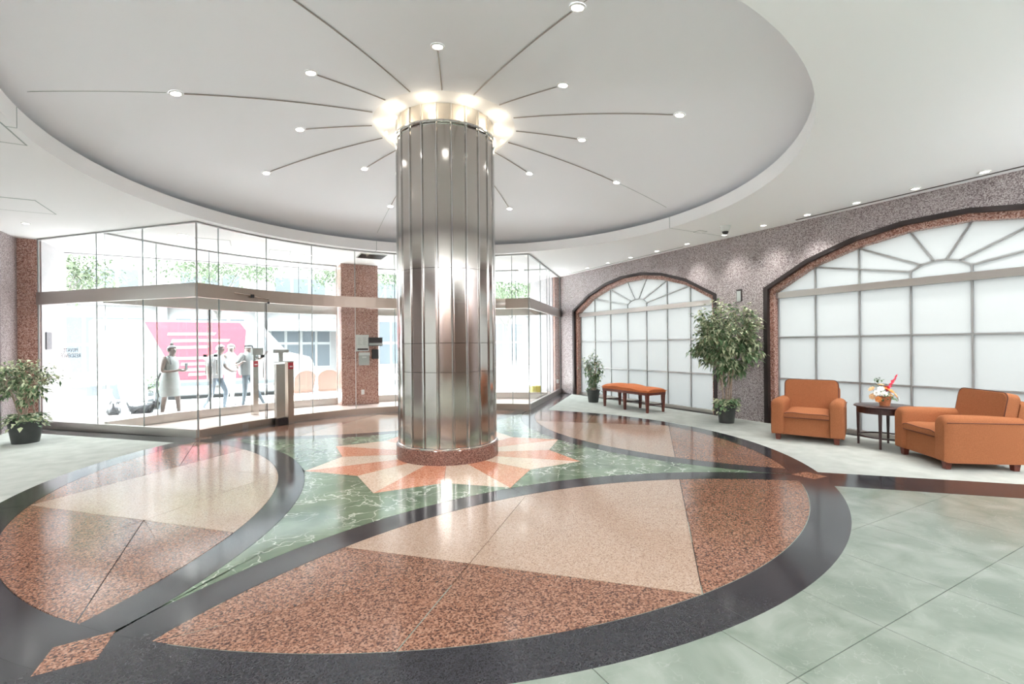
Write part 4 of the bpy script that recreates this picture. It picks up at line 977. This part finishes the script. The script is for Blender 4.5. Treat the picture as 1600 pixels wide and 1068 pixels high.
def street_tree(loc, label, h, r, rz_, n, seed, bend):
    random.seed(seed); o = empty('street_tree', loc); props(o, label, 'tree', 'pale street trees')
    bm = bmesh.new(); tp = Vector((bend, 0, h - 0.5))
    tube_bm(bm, [(0, 0, 0), (bend * 0.1, 0, h * 0.35), (bend * 0.5, 0.05, h * 0.65), tp], [0.09, 0.075, 0.06, 0.035], 8)
    tips = []
    for k in range(12):
        a = 2 * pi * k / 12 + random.uniform(-.2, .2); s = Vector((bend * 0.3, 0, h * 0.55)).lerp(tp, random.random()); e = Vector((bend + r * 0.75 * cos(a), r * 0.75 * sin(a), h + random.uniform(-0.6, 0.5) * rz_))
        tube_bm(bm, [s, s.lerp(e, 0.5) + Vector((0, 0, 0.15)), e], [0.035, 0.02, 0.008], 5); tips.append(e)
    finish('trunk', bm, bark_s, o, True); pts = []
    for k in range(n):
        e = random.choice(tips); c = e + Vector((random.gauss(0, 1), random.gauss(0, 1), random.gauss(0, 0.55))) * r * 0.22
        pts.append((c, (random.uniform(-1, 1), random.uniform(-1, 1), random.uniform(-.6, .4))))
    leaves_mesh('crown', pts, 0.17, leaf_st, o, kind='stuff'); return o
bark_s = pm('street_bark', (0.14, 0.133, 0.126), 0.9, noise=0.2, nscale=10)
street_tree((-6.6, 11.0, SZ), 'pale street tree with a leaning trunk seen through the left glass wing', 3.75, 1.7, 0.6, 3400, 31, -0.9)
street_tree((-3.6, 16.4, SZ), 'bushy street tree behind the delivery van, left of the entrance door', 4.9, 2.0, 0.8, 3400, 32, 0.2)
street_tree((2.4, 15.6, SZ), 'street tree with bright green crown just left of the granite pier', 4.8, 1.9, 0.8, 3400, 33, -0.5)
street_tree((6.9, 11.5, SZ), 'street tree with forked trunk at the right end of the entrance', 3.9, 1.7, 0.7, 3400, 34, 0.3)

# delivery van parked along the kerb
van_w = pm('van_white', (0.275, 0.2805, 0.286), 0.35); van_r = pm('van_red', (0.31, 0.0375, 0.06), 0.5); van_g = pm('van_grey', (0.108, 0.123, 0.135), 0.5)
van = empty('delivery_van', (-4.2, 13.0, SZ)); props(van, 'white delivery van with big red slanted graphic parked across the pavement', 'van')
def sidepanel(name, poly, y0, y1, mat, parent):
    n = len(poly); v = [(x, y0, z) for x, z in poly] + [(x, y1, z) for x, z in poly]
    f = [tuple(range(n)), tuple(range(2 * n - 1, n - 1, -1))] + [(i, n + i, n + (i + 1) % n, (i + 1) % n) for i in range(n)]
    o = mesh(name, v, f, mat, parent); bm = bmesh.new(); bm.from_mesh(o.data); bmesh.ops.recalc_face_normals(bm, faces=bm.faces); bm.to_mesh(o.data); bm.free(); return o
sidepanel('body', [(-2.5, 0.35), (-2.5, 2.45), (-2.4, 2.52), (1.75, 2.52), (2.1, 2.48), (2.95, 1.45), (3.7, 1.25), (3.85, 1.0), (3.85, 0.4), (3.6, 0.32)], 0, 1.95, van_w, van)
sidepanel('red_graphic', [(-1.15, 2.46), (1.5, 2.46), (2.0, 1.75), (1.75, 0.55), (-0.25, 0.55)], -0.012, 0, van_r, van)
for x0, x1, z in ((-0.55, 0.75, 2.02), (-0.45, 1.15, 1.80), (-0.42, 0.55, 1.58), (-0.35, 1.4, 1.22), (-0.2, 1.2, 1.03), (-0.25, 1.5, 0.84), (0.0, 1.3, 0.68)):
    sidepanel('white_stripe', [(x0, z), (x1, z + 0.015), (x1 + 0.05, z + 0.10), (x0 + 0.02, z + 0.09)], -0.018, -0.012, van_w, van)
sidepanel('grey_stripe', [(-2.15, 2.17), (-1.3, 2.17), (-1.3, 2.33), (-2.15, 2.33)], -0.01, 0, van_g, van)
sidepanel('side_window', [(1.62, 1.45), (1.68, 2.2), (2.08, 2.2), (2.62, 1.5)], -0.02, 0, pm('van_window', (0.16, 0.18, 0.20), 0.6), van)
sidepanel('sill_strip', [(-2.5, 0.35), (3.7, 0.35), (3.7, 0.47), (-2.5, 0.47)], -0.012, 0, van_g, van)
for x in (-1.6, 2.9):
    w_ = tube('wheel', [(x, -0.03, 0.26), (x, 0.2, 0.26)], 0.36, van_g, van, 20); tube('hub_cap', [(x, -0.04, 0.26), (x, -0.03, 0.26)], 0.2, van_w, w_, 16)
for x in (-1.6, 2.9): tube('wheel', [(x, 1.75, 0.26), (x, 1.95, 0.26)], 0.36, van_g, van, 20)

# cafe chairs and table on the pavement
peach = pm('peach_plastic', (0.20, 0.125, 0.10), 0.5); white_f = pm('white_furniture', (0.48, 0.486, 0.492), 0.5); pink_m = pm('red_metal', (0.72, 0.2, 0.24), 0.5)
def lounge(loc, rz, label, mt, fr):
    o = empty('garden_chair', loc, rz); props(o, label, 'chair', 'garden chairs on the pavement')
    prof = [(-0.27 + 0.27 * 0, 0)]; P0 = [(-0.27, 0.0)] + [(-0.30 * cos(pi * k / 12), 0.42 + 0.26 * sin(pi * k / 12)) for k in range(13)] + [(0.27, 0.0)]
    M = Matrix.Translation((0, 0.12, 0.30)) @ Matrix.Rotation(radians(-18), 4, 'X'); bm = bmesh.new()
    a = [bm.verts.new((x, -0.02 - 0.0, z)) for x, z in P0]; b = [bm.verts.new((x, 0.02, z)) for x, z in P0]
    bm.faces.new(a); bm.faces.new(b[::-1])
    for k in range(len(a)): bm.faces.new((a[k], b[k], b[(k + 1) % len(a)], a[(k + 1) % len(a)]))
    bmesh.ops.transform(bm, matrix=M, verts=bm.verts); finish('backrest', bm, mt, o)
    rbox('seat', -0.28, 0.28, -0.30, 0.16, 0.32, 0.37, mt, o, 0.015, 2)
    for s in (-1, 1):
        tube('leg_loop', [(s * 0.27, -0.26, 0.0), (s * 0.27, -0.28, 0.33), (s * 0.30, -0.26, 0.55), (s * 0.31, 0.1, 0.56)], 0.014, fr, o, 6); tube('rear_leg', [(s * 0.25, 0.24, 0.0), (s * 0.26, 0.14, 0.34)], 0.014, fr, o, 6)
    tube('cross_bar', [(-0.27, -0.27, 0.22), (0.27, -0.27, 0.22)], 0.012, fr, o, 6); return o
lounge((-4.85, 9.1, SZ), radians(170), 'white round-backed garden chair on the pavement behind the woman', white_f, white_f)
lounge((-1.08, 9.0, SZ), radians(200), 'peach round-backed garden chair nearest the steel door post', peach, pink_m)
lounge((-0.35, 9.1, SZ), radians(180), 'peach round-backed garden chair nearer the granite pier', peach, white_f)
tt = empty('pavement_table', (-6.05, 9.2, SZ)); props(tt, 'pale rectangular table with grey apron at the left on the pavement', 'table')
box('table_top', -0.72, 0.62, -0.4, 0.4, 0.74, 0.78, white_f, tt); box('apron', -0.66, 0.5, -0.36, -0.33, 0.48, 0.70, van_g, tt)
for x in (-0.64, 0.54):
    for y in (-0.34, 0.34): box('leg', x - 0.025, x + 0.025, y - 0.025, y + 0.025, 0, 0.74, white_f, tt)
lb = empty('low_bench', (-5.5, 8.3, SZ)); props(lb, 'low pale bench in front of the pavement table', 'bench')
box('seat', -0.45, 0.45, -0.15, 0.15, 0.36, 0.40, white_f, lb)
for x in (-0.4, 0.4):
    for y in (-0.12, 0.12): box('leg', x - 0.02, x + 0.02, y - 0.02, y + 0.02, 0, 0.36, kb, lb)
pb = empty('planter', (-4.55, 9.7, SZ)); props(pb, 'small street planter with leafy shrub beside the white garden chair', 'planter')
box('planter_box', -0.22, 0.22, -0.22, 0.22, 0, 0.45, van_g, pb, 0.01)
random.seed(40); leaves_mesh('shrub', [((random.gauss(0, 0.14), random.gauss(0, 0.14), 0.62 + random.gauss(0, 0.13)), (random.uniform(-1, 1), random.uniform(-1, 1), random.uniform(-.3, 1))) for k in range(260)], 0.11, leaf_st, pb, kind='stuff')
sw = box('street_wall', 3.4, 12.5, 9.6, 9.9, SZ, 0.62, white_f, None, 0.01); props(sw, 'low white wall on the pavement at the right end of the entrance', 'wall')
yb = empty('yellow_box', (5.05, 6.15, 0)); props(yb, 'small yellow box on the floor by the right stone return', 'box')
box('carton', -0.14, 0.14, -0.1, 0.1, 0, 0.17, yellow_p, yb, 0.006); box('lid', -0.145, 0.145, -0.105, 0.105, 0.17, 0.19, yellow_p, yb, 0.004)
for k, z in enumerate((1.50, 1.28, 1.06)):
    box('notice_card', 5.45, 5.46, 6.62, 6.74, z, z + 0.13, white_p, wall_r)
box('intercom_plate', -5.625, -5.60, 5.95, 6.2, 1.40, 1.72, van_g, wall_l)

# ------------------------------------------------------------------ people
skin = pm('skin', (0.1575, 0.1237, 0.1125), 0.6); hair_g = pm('grey_hair', (0.15, 0.1462, 0.1462), 0.8); hair_w = pm('white_hair', (0.27, 0.27, 0.27), 0.8)
cloth_w = pm('white_cloth', (0.2465, 0.2635, 0.2635), 0.85, noise=0.06, nscale=12); cloth_ww = pm('bright_shirt', (0.2775, 0.285, 0.3), 0.85, noise=0.05, nscale=12)
jeans = pm('pale_jeans', (0.13, 0.1625, 0.2015), 0.85, noise=0.12, nscale=14); slate_c = pm('slate_cloth', (0.07, 0.0875, 0.105), 0.85, noise=0.12, nscale=14); cap_m = pm('dark_cap', (0.06, 0.068, 0.075), 0.8)
grey_shirt = pm('grey_shirt', (0.156, 0.169, 0.1755), 0.85); shoe_m = pm('grey_shoe', (0.16, 0.16, 0.17), 0.6); strap_m = pm('grey_strap', (0.11, 0.12, 0.125), 0.7)
def skinned(name, joints, bones, mats, parent, pick, root):
    me = bpy.data.meshes.new(name); keys = list(joints); idx = {k: i for i, k in enumerate(keys)}
    me.from_pydata([joints[k][0] for k in keys], [(idx[a], idx[b]) for a, b in bones], [])
    o = bpy.data.objects.new(name, me); C.objects.link(o)
    md = o.modifiers.new('s', 'SKIN'); md.use_smooth_shade = True
    for i, k in enumerate(keys):
        sv = me.skin_vertices[0].data[i]; r = joints[k][1]; sv.radius = (r, r) if not isinstance(r, tuple) else r; sv.use_root = (k == root)
    sb = o.modifiers.new('b', 'SUBSURF'); sb.levels = 2; sb.render_levels = 2
    dg = bpy.context.evaluated_depsgraph_get(); m2 = bpy.data.meshes.new_from_object(o.evaluated_get(dg)); bpy.data.objects.remove(o); bpy.data.meshes.remove(me)
    m2.materials.clear(); m2.name = name
    for mt in mats: m2.materials.append(mt)
    for pl in m2.polygons: pl.material_index = pick(pl.center); pl.use_smooth = True
    return link_mesh(name, m2, parent)
def loft(name, rings, mat, parent, n=20, close=False):
    bm = bmesh.new(); R = []
    for (x, y, z, rx, ry) in rings: R.append([bm.verts.new((x + rx * cos(2 * pi * k / n), y + ry * sin(2 * pi * k / n), z + 0.006 * sin(5 * 2 * pi * k / n))) for k in range(n)])
    for a, b in zip(R, R[1:]):
        for k in range(n): bm.faces.new((a[k], a[(k + 1) % n], b[(k + 1) % n], b[k]))
    if close: bm.faces.new(R[-1])
    return finish(name, bm, mat, parent, True)
def person(loc, rz, label, J, pick, mats, sc_=1.0):
    """J: joint positions, local x = the way the person faces, z from the sole"""
    o = empty('person', loc, rz); o.scale = (sc_,) * 3; props(o, label, 'person')
    B = [('pel', 'chest'), ('chest', 'neck'), ('neck', 'jaw'), ('jaw', 'head'), ('head', 'crown')]
    for s in 'LR':
        B += [('pel', 'hip' + s), ('hip' + s, 'knee' + s), ('knee' + s, 'ank' + s), ('ank' + s, 'toe' + s), ('chest', 'sh' + s), ('sh' + s, 'el' + s), ('el' + s, 'wr' + s), ('wr' + s, 'palm' + s)]
    RR = dict(pel=0.135, chest=0.135, neck=0.052, jaw=0.075, head=0.088, crown=0.06)
    for s in 'LR': RR.update({'hip' + s: 0.088, 'knee' + s: 0.056, 'ank' + s: 0.038, 'toe' + s: 0.033, 'sh' + s: 0.058, 'el' + s: 0.040, 'wr' + s: 0.026, 'palm' + s: 0.030})
    joints = {k: (J[k], RR[k]) for k in RR}
    body = skinned('body', joints, B, mats, o, pick, 'pel')
    bm = bmesh.new()
    for s in 'LR':          # fingers
        w, p = Vector(J['wr' + s]), Vector(J['palm' + s]); d = (p - w).normalized(); sd = d.cross(Vector((0, 0, 1))).normalized(); dn = d.cross(sd)
        if dn.z > 0: dn = -dn
        for i, L_ in enumerate((0.06, 0.075, 0.07, 0.055)):
            b = p + sd * (i - 1.5) * 0.017; m_ = b + d * L_ * 0.6; e = m_ + d * L_ * 0.3 + dn * L_ * 0.35; tube_bm(bm, [b - d * 0.02, m_, e], [0.009, 0.008, 0.006], 5)
        b = w.lerp(p, 0.4); tube_bm(bm, [b, b + sd * 0.035 + d * 0.02, b + sd * 0.04 + d * 0.055], [0.010, 0.009, 0.007], 5)
    finish('fingers', bm, skin, o, True)
    hd = Vector(J['head']); f = Vector(J['face']).normalized(); sdv = Vector((0, 0, 1)).cross(f).normalized(); bm = bmesh.new()
    nz = hd + f * 0.085 - Vector((0, 0, 0.01)); tube_bm(bm, [nz + Vector((0, 0, 0.03)) - f * 0.01, nz + f * 0.018 - Vector((0, 0, 0.005)), nz - Vector((0, 0, 0.012))], [0.008, 0.013, 0.006], 6)
    for s in (-1, 1): tube_bm(bm, [hd + sdv * s * 0.083 + Vector((0, 0, 0.015)), hd + sdv * s * 0.092 - Vector((0, 0, 0.03))], [0.014, 0.010], 6)
    finish('nose_and_ears', bm, skin, body, True)
    bm = bmesh.new()
    for s in (-1, 1): c = hd + f * 0.078 + sdv * s * 0.03 + Vector((0, 0, 0.012)); tube_bm(bm, [c, c + f * 0.01], 0.008, 6)
    c = hd + f * 0.078 - Vector((0, 0, 0.045)); tube_bm(bm, [c - sdv * 0.022, c + sdv * 0.022], 0.005, 5)
    finish('eyes_and_mouth', bm, cap_m, body, True)
    return o
def hair(o, J, mat, name='hair', down=0.05, r=0.105, bun=False, brim=None):
    hd = Vector(J['head']) + Vector((0, 0, 0.01)); f = Vector(J['face']).normalized(); bm = bmesh.new()
    bmesh.ops.create_uvsphere(bm, u_segments=20, v_segments=12, radius=r)
    for v in bm.verts:
        fr = v.co.dot(f)
        if fr > 0.02 and v.co.z < 0.035: v.co -= f * fr * 0.9; v.co *= 0.8
        elif v.co.z < -down: v.co *= 0.82
        v.co += hd - f * 0.008
    if bun: bmesh.ops.create_uvsphere(bm, u_segments=10, v_segments=8, radius=0.04, matrix=Matrix.Translation(hd - f * 0.02 + Vector((0, 0, 0.12))))
    h = finish(name, bm, mat, o, True)
    if brim:
        bm = bmesh.new(); sd = Vector((0, 0, 1)).cross(f); a = hd + Vector((0, 0, 0.035)) + f * 0.06
        pts = [a + sd * 0.085 * cos(pi * k / 8) + f * (0.03 + 0.11 * sin(pi * k / 8)) for k in range(9)]; bot = [bm.verts.new(p) for p in pts]; tp = [bm.verts.new(p + Vector((0, 0, 0.012))) for p in pts]
        bm.faces.new(tp); bm.faces.new(bot[::-1])
        for k in range(9): bm.faces.new((bot[k], bot[(k + 1) % 9], tp[(k + 1) % 9], tp[k]))
        finish('cap_brim', bm, mat, h)
# woman with a phone
J = dict(pel=(0, 0, 0.93), chest=(0.02, 0, 1.25), neck=(0.03, 0, 1.42), jaw=(0.06, 0, 1.50), head=(0.06, 0, 1.56), crown=(0.05, 0, 1.63), face=(1, -0.25, -0.25),
    hipL=(0.0, 0.09, 0.86), kneeL=(0.10, 0.10, 0.48), ankL=(0.13, 0.10, 0.08), toeL=(0.27, 0.10, 0.03), hipR=(0.0, -0.09, 0.86), kneeR=(-0.06, -0.10, 0.48), ankR=(-0.12, -0.10, 0.08), toeR=(0.02, -0.10, 0.03),
    shL=(0.0, 0.17, 1.37), elL=(0.0, 0.22, 1.10), wrL=(0.23, 0.12, 1.08), palmL=(0.31, 0.08, 1.11), shR=(0.0, -0.17, 1.37), elR=(-0.02, -0.22, 1.08), wrR=(0.22, -0.12, 1.09), palmR=(0.30, -0.06, 1.13))
w_ = person((-3.93, 7.32, SZ), radians(-28), 'woman in a sleeveless white dress and hair bun looking down at her phone', J, lambda c: 0 if not (c.z < 0.06) else 1, [skin, shoe_m], 1.0)
loft('dress', [(0.0, 0, 0.52, 0.20, 0.20), (0.0, 0, 0.62, 0.205, 0.205), (-0.005, 0, 0.86, 0.185, 0.20), (0.0, 0, 0.95, 0.165, 0.19), (0.01, 0, 1.08, 0.135, 0.155), (0.025, 0, 1.22, 0.15, 0.17), (0.02, 0, 1.34, 0.125, 0.165), (0.02, 0, 1.41, 0.085, 0.12), (0.03, 0, 1.43, 0.06, 0.07)], cloth_w, w_)
hair(w_, J, hair_g, bun=True, down=0.06)
tube('shoulder_strap', [(0.02, -0.10, 1.44), (0.11, -0.14, 1.38), (0.14, -0.16, 1.24)], 0.012, strap_m, w_, 5)
tube('side_bag_strap', [(-0.14, -0.10, 1.05), (-0.20, -0.13, 0.86), (-0.20, -0.13, 0.62), (-0.17, -0.12, 0.50)], 0.022, strap_m, w_, 6)
pmx = box('phone', 0.335, 0.35, -0.03, 0.05, 1.12, 1.26, cap_m, None, 0.003); pmx.location = (-3.91, 7.31, SZ); pmx.rotation_euler = (0, 0, radians(-28)); props(pmx, 'dark phone held up in the hands of the woman in white', 'phone')
# older man walking right, white shirt, jeans
J = dict(pel=(0, 0, 0.93), chest=(0.03, 0, 1.26), neck=(0.09, 0, 1.43), jaw=(0.14, 0, 1.50), head=(0.15, 0, 1.57), crown=(0.14, 0, 1.64), face=(1, 0, -0.2),
    hipL=(0.02, 0.09, 0.88), kneeL=(0.22, 0.09, 0.50), ankL=(0.16, 0.09, 0.10), toeL=(0.30, 0.09, 0.05), hipR=(0.0, -0.09, 0.88), kneeR=(-0.02, -0.09, 0.47), ankR=(-0.24, -0.10, 0.12), toeR=(-0.12, -0.10, 0.03),
    shL=(0.03, 0.19, 1.37), elL=(0.12, 0.24, 1.10), wrL=(0.30, 0.20, 1.00), palmL=(0.38, 0.18, 1.0), shR=(0.02, -0.19, 1.37), elR=(-0.05, -0.23, 1.08), wrR=(0.02, -0.24, 0.84), palmR=(0.04, -0.24, 0.76))
m_ = person((-3.12, 8.2, SZ), radians(-28), 'white-haired man in white shirt and pale jeans walking past the red graphic', J, lambda c: 1 if (c.z < 0.98 and c.z > 0.10 and abs(c.y) < 0.19) else 2 if c.z <= 0.10 else 0, [skin, jeans, shoe_m], 1.0)
loft('shirt', [(0.0, 0, 0.84, 0.165, 0.20), (0.0, 0, 0.95, 0.16, 0.195), (0.01, 0, 1.10, 0.155, 0.185), (0.02, 0, 1.25, 0.155, 0.20), (0.03, 0, 1.37, 0.13, 0.20), (0.06, 0, 1.43, 0.08, 0.12), (0.08, 0, 1.46, 0.06, 0.07)], cloth_ww, m_)
for s, e in (('L', (0.08, 0.225, 1.18)), ('R', (-0.03, -0.22, 1.16))): tube('sleeve', [(0.025, 0.15 if s == 'L' else -0.15, 1.39), (0.03, 0.20 if s == 'L' else -0.20, 1.33), e], [0.07, 0.08, 0.075], cloth_ww, m_, 10)
hair(m_, J, hair_w)
# man in a dark cap striding
J = dict(pel=(0, 0, 0.95), chest=(0.02, 0, 1.28), neck=(0.03, 0, 1.46), jaw=(0.05, 0, 1.53), head=(0.05, 0, 1.59), crown=(0.04, 0, 1.66), face=(0.5, -1, -0.3),
    hipL=(0.03, 0.09, 0.89), kneeL=(0.18, 0.10, 0.52), ankL=(0.38, 0.10, 0.14), toeL=(0.50, 0.08, 0.06), hipR=(0.0, -0.09, 0.89), kneeR=(0.0, -0.10, 0.49), ankR=(-0.06, -0.10, 0.08), toeR=(0.02, -0.2, 0.03),
    shL=(0.04, 0.18, 1.40), elL=(0.26, 0.16, 1.30), wrL=(0.42, 0.10, 1.42), palmL=(0.48, 0.08, 1.48), shR=(-0.02, -0.19, 1.39), elR=(-0.14, -0.26, 1.15), wrR=(0.02, -0.34, 1.20), palmR=(0.09, -0.34, 1.24))
m_ = person((-2.42, 8.15, SZ), radians(-28), 'man in a dark cap and grey polo with one arm raised, near the steel posts', J, lambda c: 1 if (c.z < 1.02 and c.z > 0.10) else 2 if c.z <= 0.10 else 0, [skin, slate_c, shoe_m], 1.0)
loft('polo_shirt', [(0.0, 0, 0.90, 0.155, 0.185), (0.0, 0, 1.05, 0.15, 0.18), (0.01, 0, 1.25, 0.15, 0.20), (0.02, 0, 1.40, 0.125, 0.20), (0.03, 0, 1.46, 0.08, 0.12), (0.03, 0, 1.49, 0.06, 0.07)], grey_shirt, m_)
tube('sleeve', [(0.03, 0.15, 1.42), (0.08, 0.19, 1.39), (0.18, 0.17, 1.33)], [0.07, 0.08, 0.07], grey_shirt, m_, 10); tube('sleeve', [(-0.01, -0.15, 1.42), (-0.03, -0.20, 1.36), (-0.10, -0.24, 1.22)], [0.07, 0.08, 0.07], grey_shirt, m_, 10)
hair(m_, J, cap_m, 'cap', brim=True)
# second capped man half hidden behind
J2 = dict(J); J2.update(wrL=(0.12, 0.26, 0.92), palmL=(0.14, 0.26, 0.84), elL=(0.05, 0.25, 1.14), kneeL=(0.02, 0.10, 0.5), ankL=(0.0, 0.1, 0.1), toeL=(0.14, 0.08, 0.04))
m_ = person((-2.85, 9.1, SZ), radians(-28), 'person in pale clothes and cap standing just behind the man in the dark cap', J2, lambda c: 1 if (c.z < 1.02 and c.z > 0.10) else 2 if c.z <= 0.10 else 0, [skin, white_f, shoe_m], 1.0)
loft('shirt', [(0.0, 0, 0.90, 0.155, 0.185), (0.0, 0, 1.05, 0.15, 0.18), (0.01, 0, 1.25, 0.15, 0.20), (0.02, 0, 1.40, 0.125, 0.20), (0.03, 0, 1.46, 0.08, 0.12), (0.03, 0, 1.49, 0.06, 0.07)], cloth_ww, m_)
hair(m_, J2, hair_w, 'cap', brim=True)
# two shaggy dogs
fur = pm('grey_fur', (0.112, 0.116, 0.128), 0.95, noise=0.35, nscale=30)
def dog(loc, rz, label, seed):
    random.seed(seed); o = empty('dog', loc, rz); props(o, label, 'dog', 'small shaggy dogs')
    J = {'hip': ((-0.16, 0, 0.25), 0.085), 'mid': ((0, 0, 0.245), 0.085), 'chest': ((0.14, 0, 0.245), 0.10), 'neck': ((0.22, 0, 0.32), 0.06), 'head': ((0.28, 0, 0.38), 0.065), 'muz': ((0.36, 0, 0.355), 0.03), 'tail': ((-0.24, 0, 0.33), 0.022), 'tip': ((-0.27, 0, 0.42), 0.016)}
    B = [('hip', 'mid'), ('mid', 'chest'), ('chest', 'neck'), ('neck', 'head'), ('head', 'muz'), ('hip', 'tail'), ('tail', 'tip')]
    for s, y in (('a', 0.06), ('b', -0.06)):
        J.update({'k' + s: ((-0.12, y, 0.17), 0.04), 'h' + s: ((-0.20, y, 0.10), 0.024), 'p' + s: ((-0.17, y, 0.02), 0.022), 'e' + s: ((0.14, y, 0.14), 0.032), 'f' + s: ((0.16, y, 0.02), 0.022)})
        B += [('hip', 'k' + s), ('k' + s, 'h' + s), ('h' + s, 'p' + s), ('chest', 'e' + s), ('e' + s, 'f' + s)]
    skinned('body', J, B, [fur], o, lambda c: 0, 'mid')
    pts = []
    for k in range(700):
        a = random.uniform(0, 2 * pi); x = random.uniform(-0.2, 0.24); r = 0.09; p = Vector((x, r * cos(a), 0.25 + r * sin(a) + (0.08 if x > 0.2 else 0))); pts.append((p, Vector((-0.4, cos(a), sin(a) - 0.9))))
    for k in range(120):
        a = random.uniform(0, 2 * pi); b = random.uniform(-1, 1); p = Vector((0.28 + 0.03 * b, 0.06 * cos(a), 0.38 + 0.06 * sin(a))); pts.append((p, Vector((0.2, cos(a), sin(a) - 0.6))))
    leaves_mesh('coat', pts, 0.06, fur, o, aspect=0.2, kind='stuff')
    for s in (-1, 1): tube('ear', [(0.26, s * 0.045, 0.43), (0.25, s * 0.07, 0.40), (0.26, s * 0.075, 0.35)], [0.018, 0.02, 0.01], fur, o, 6)
    return o
dog((-4.46, 7.35, SZ), radians(-10), 'shaggy grey small dog walking just behind the woman in white', 51)
dog((-4.98, 7.55, SZ), radians(100), 'shaggy grey small dog farther left, beyond the glass wing joint', 52)
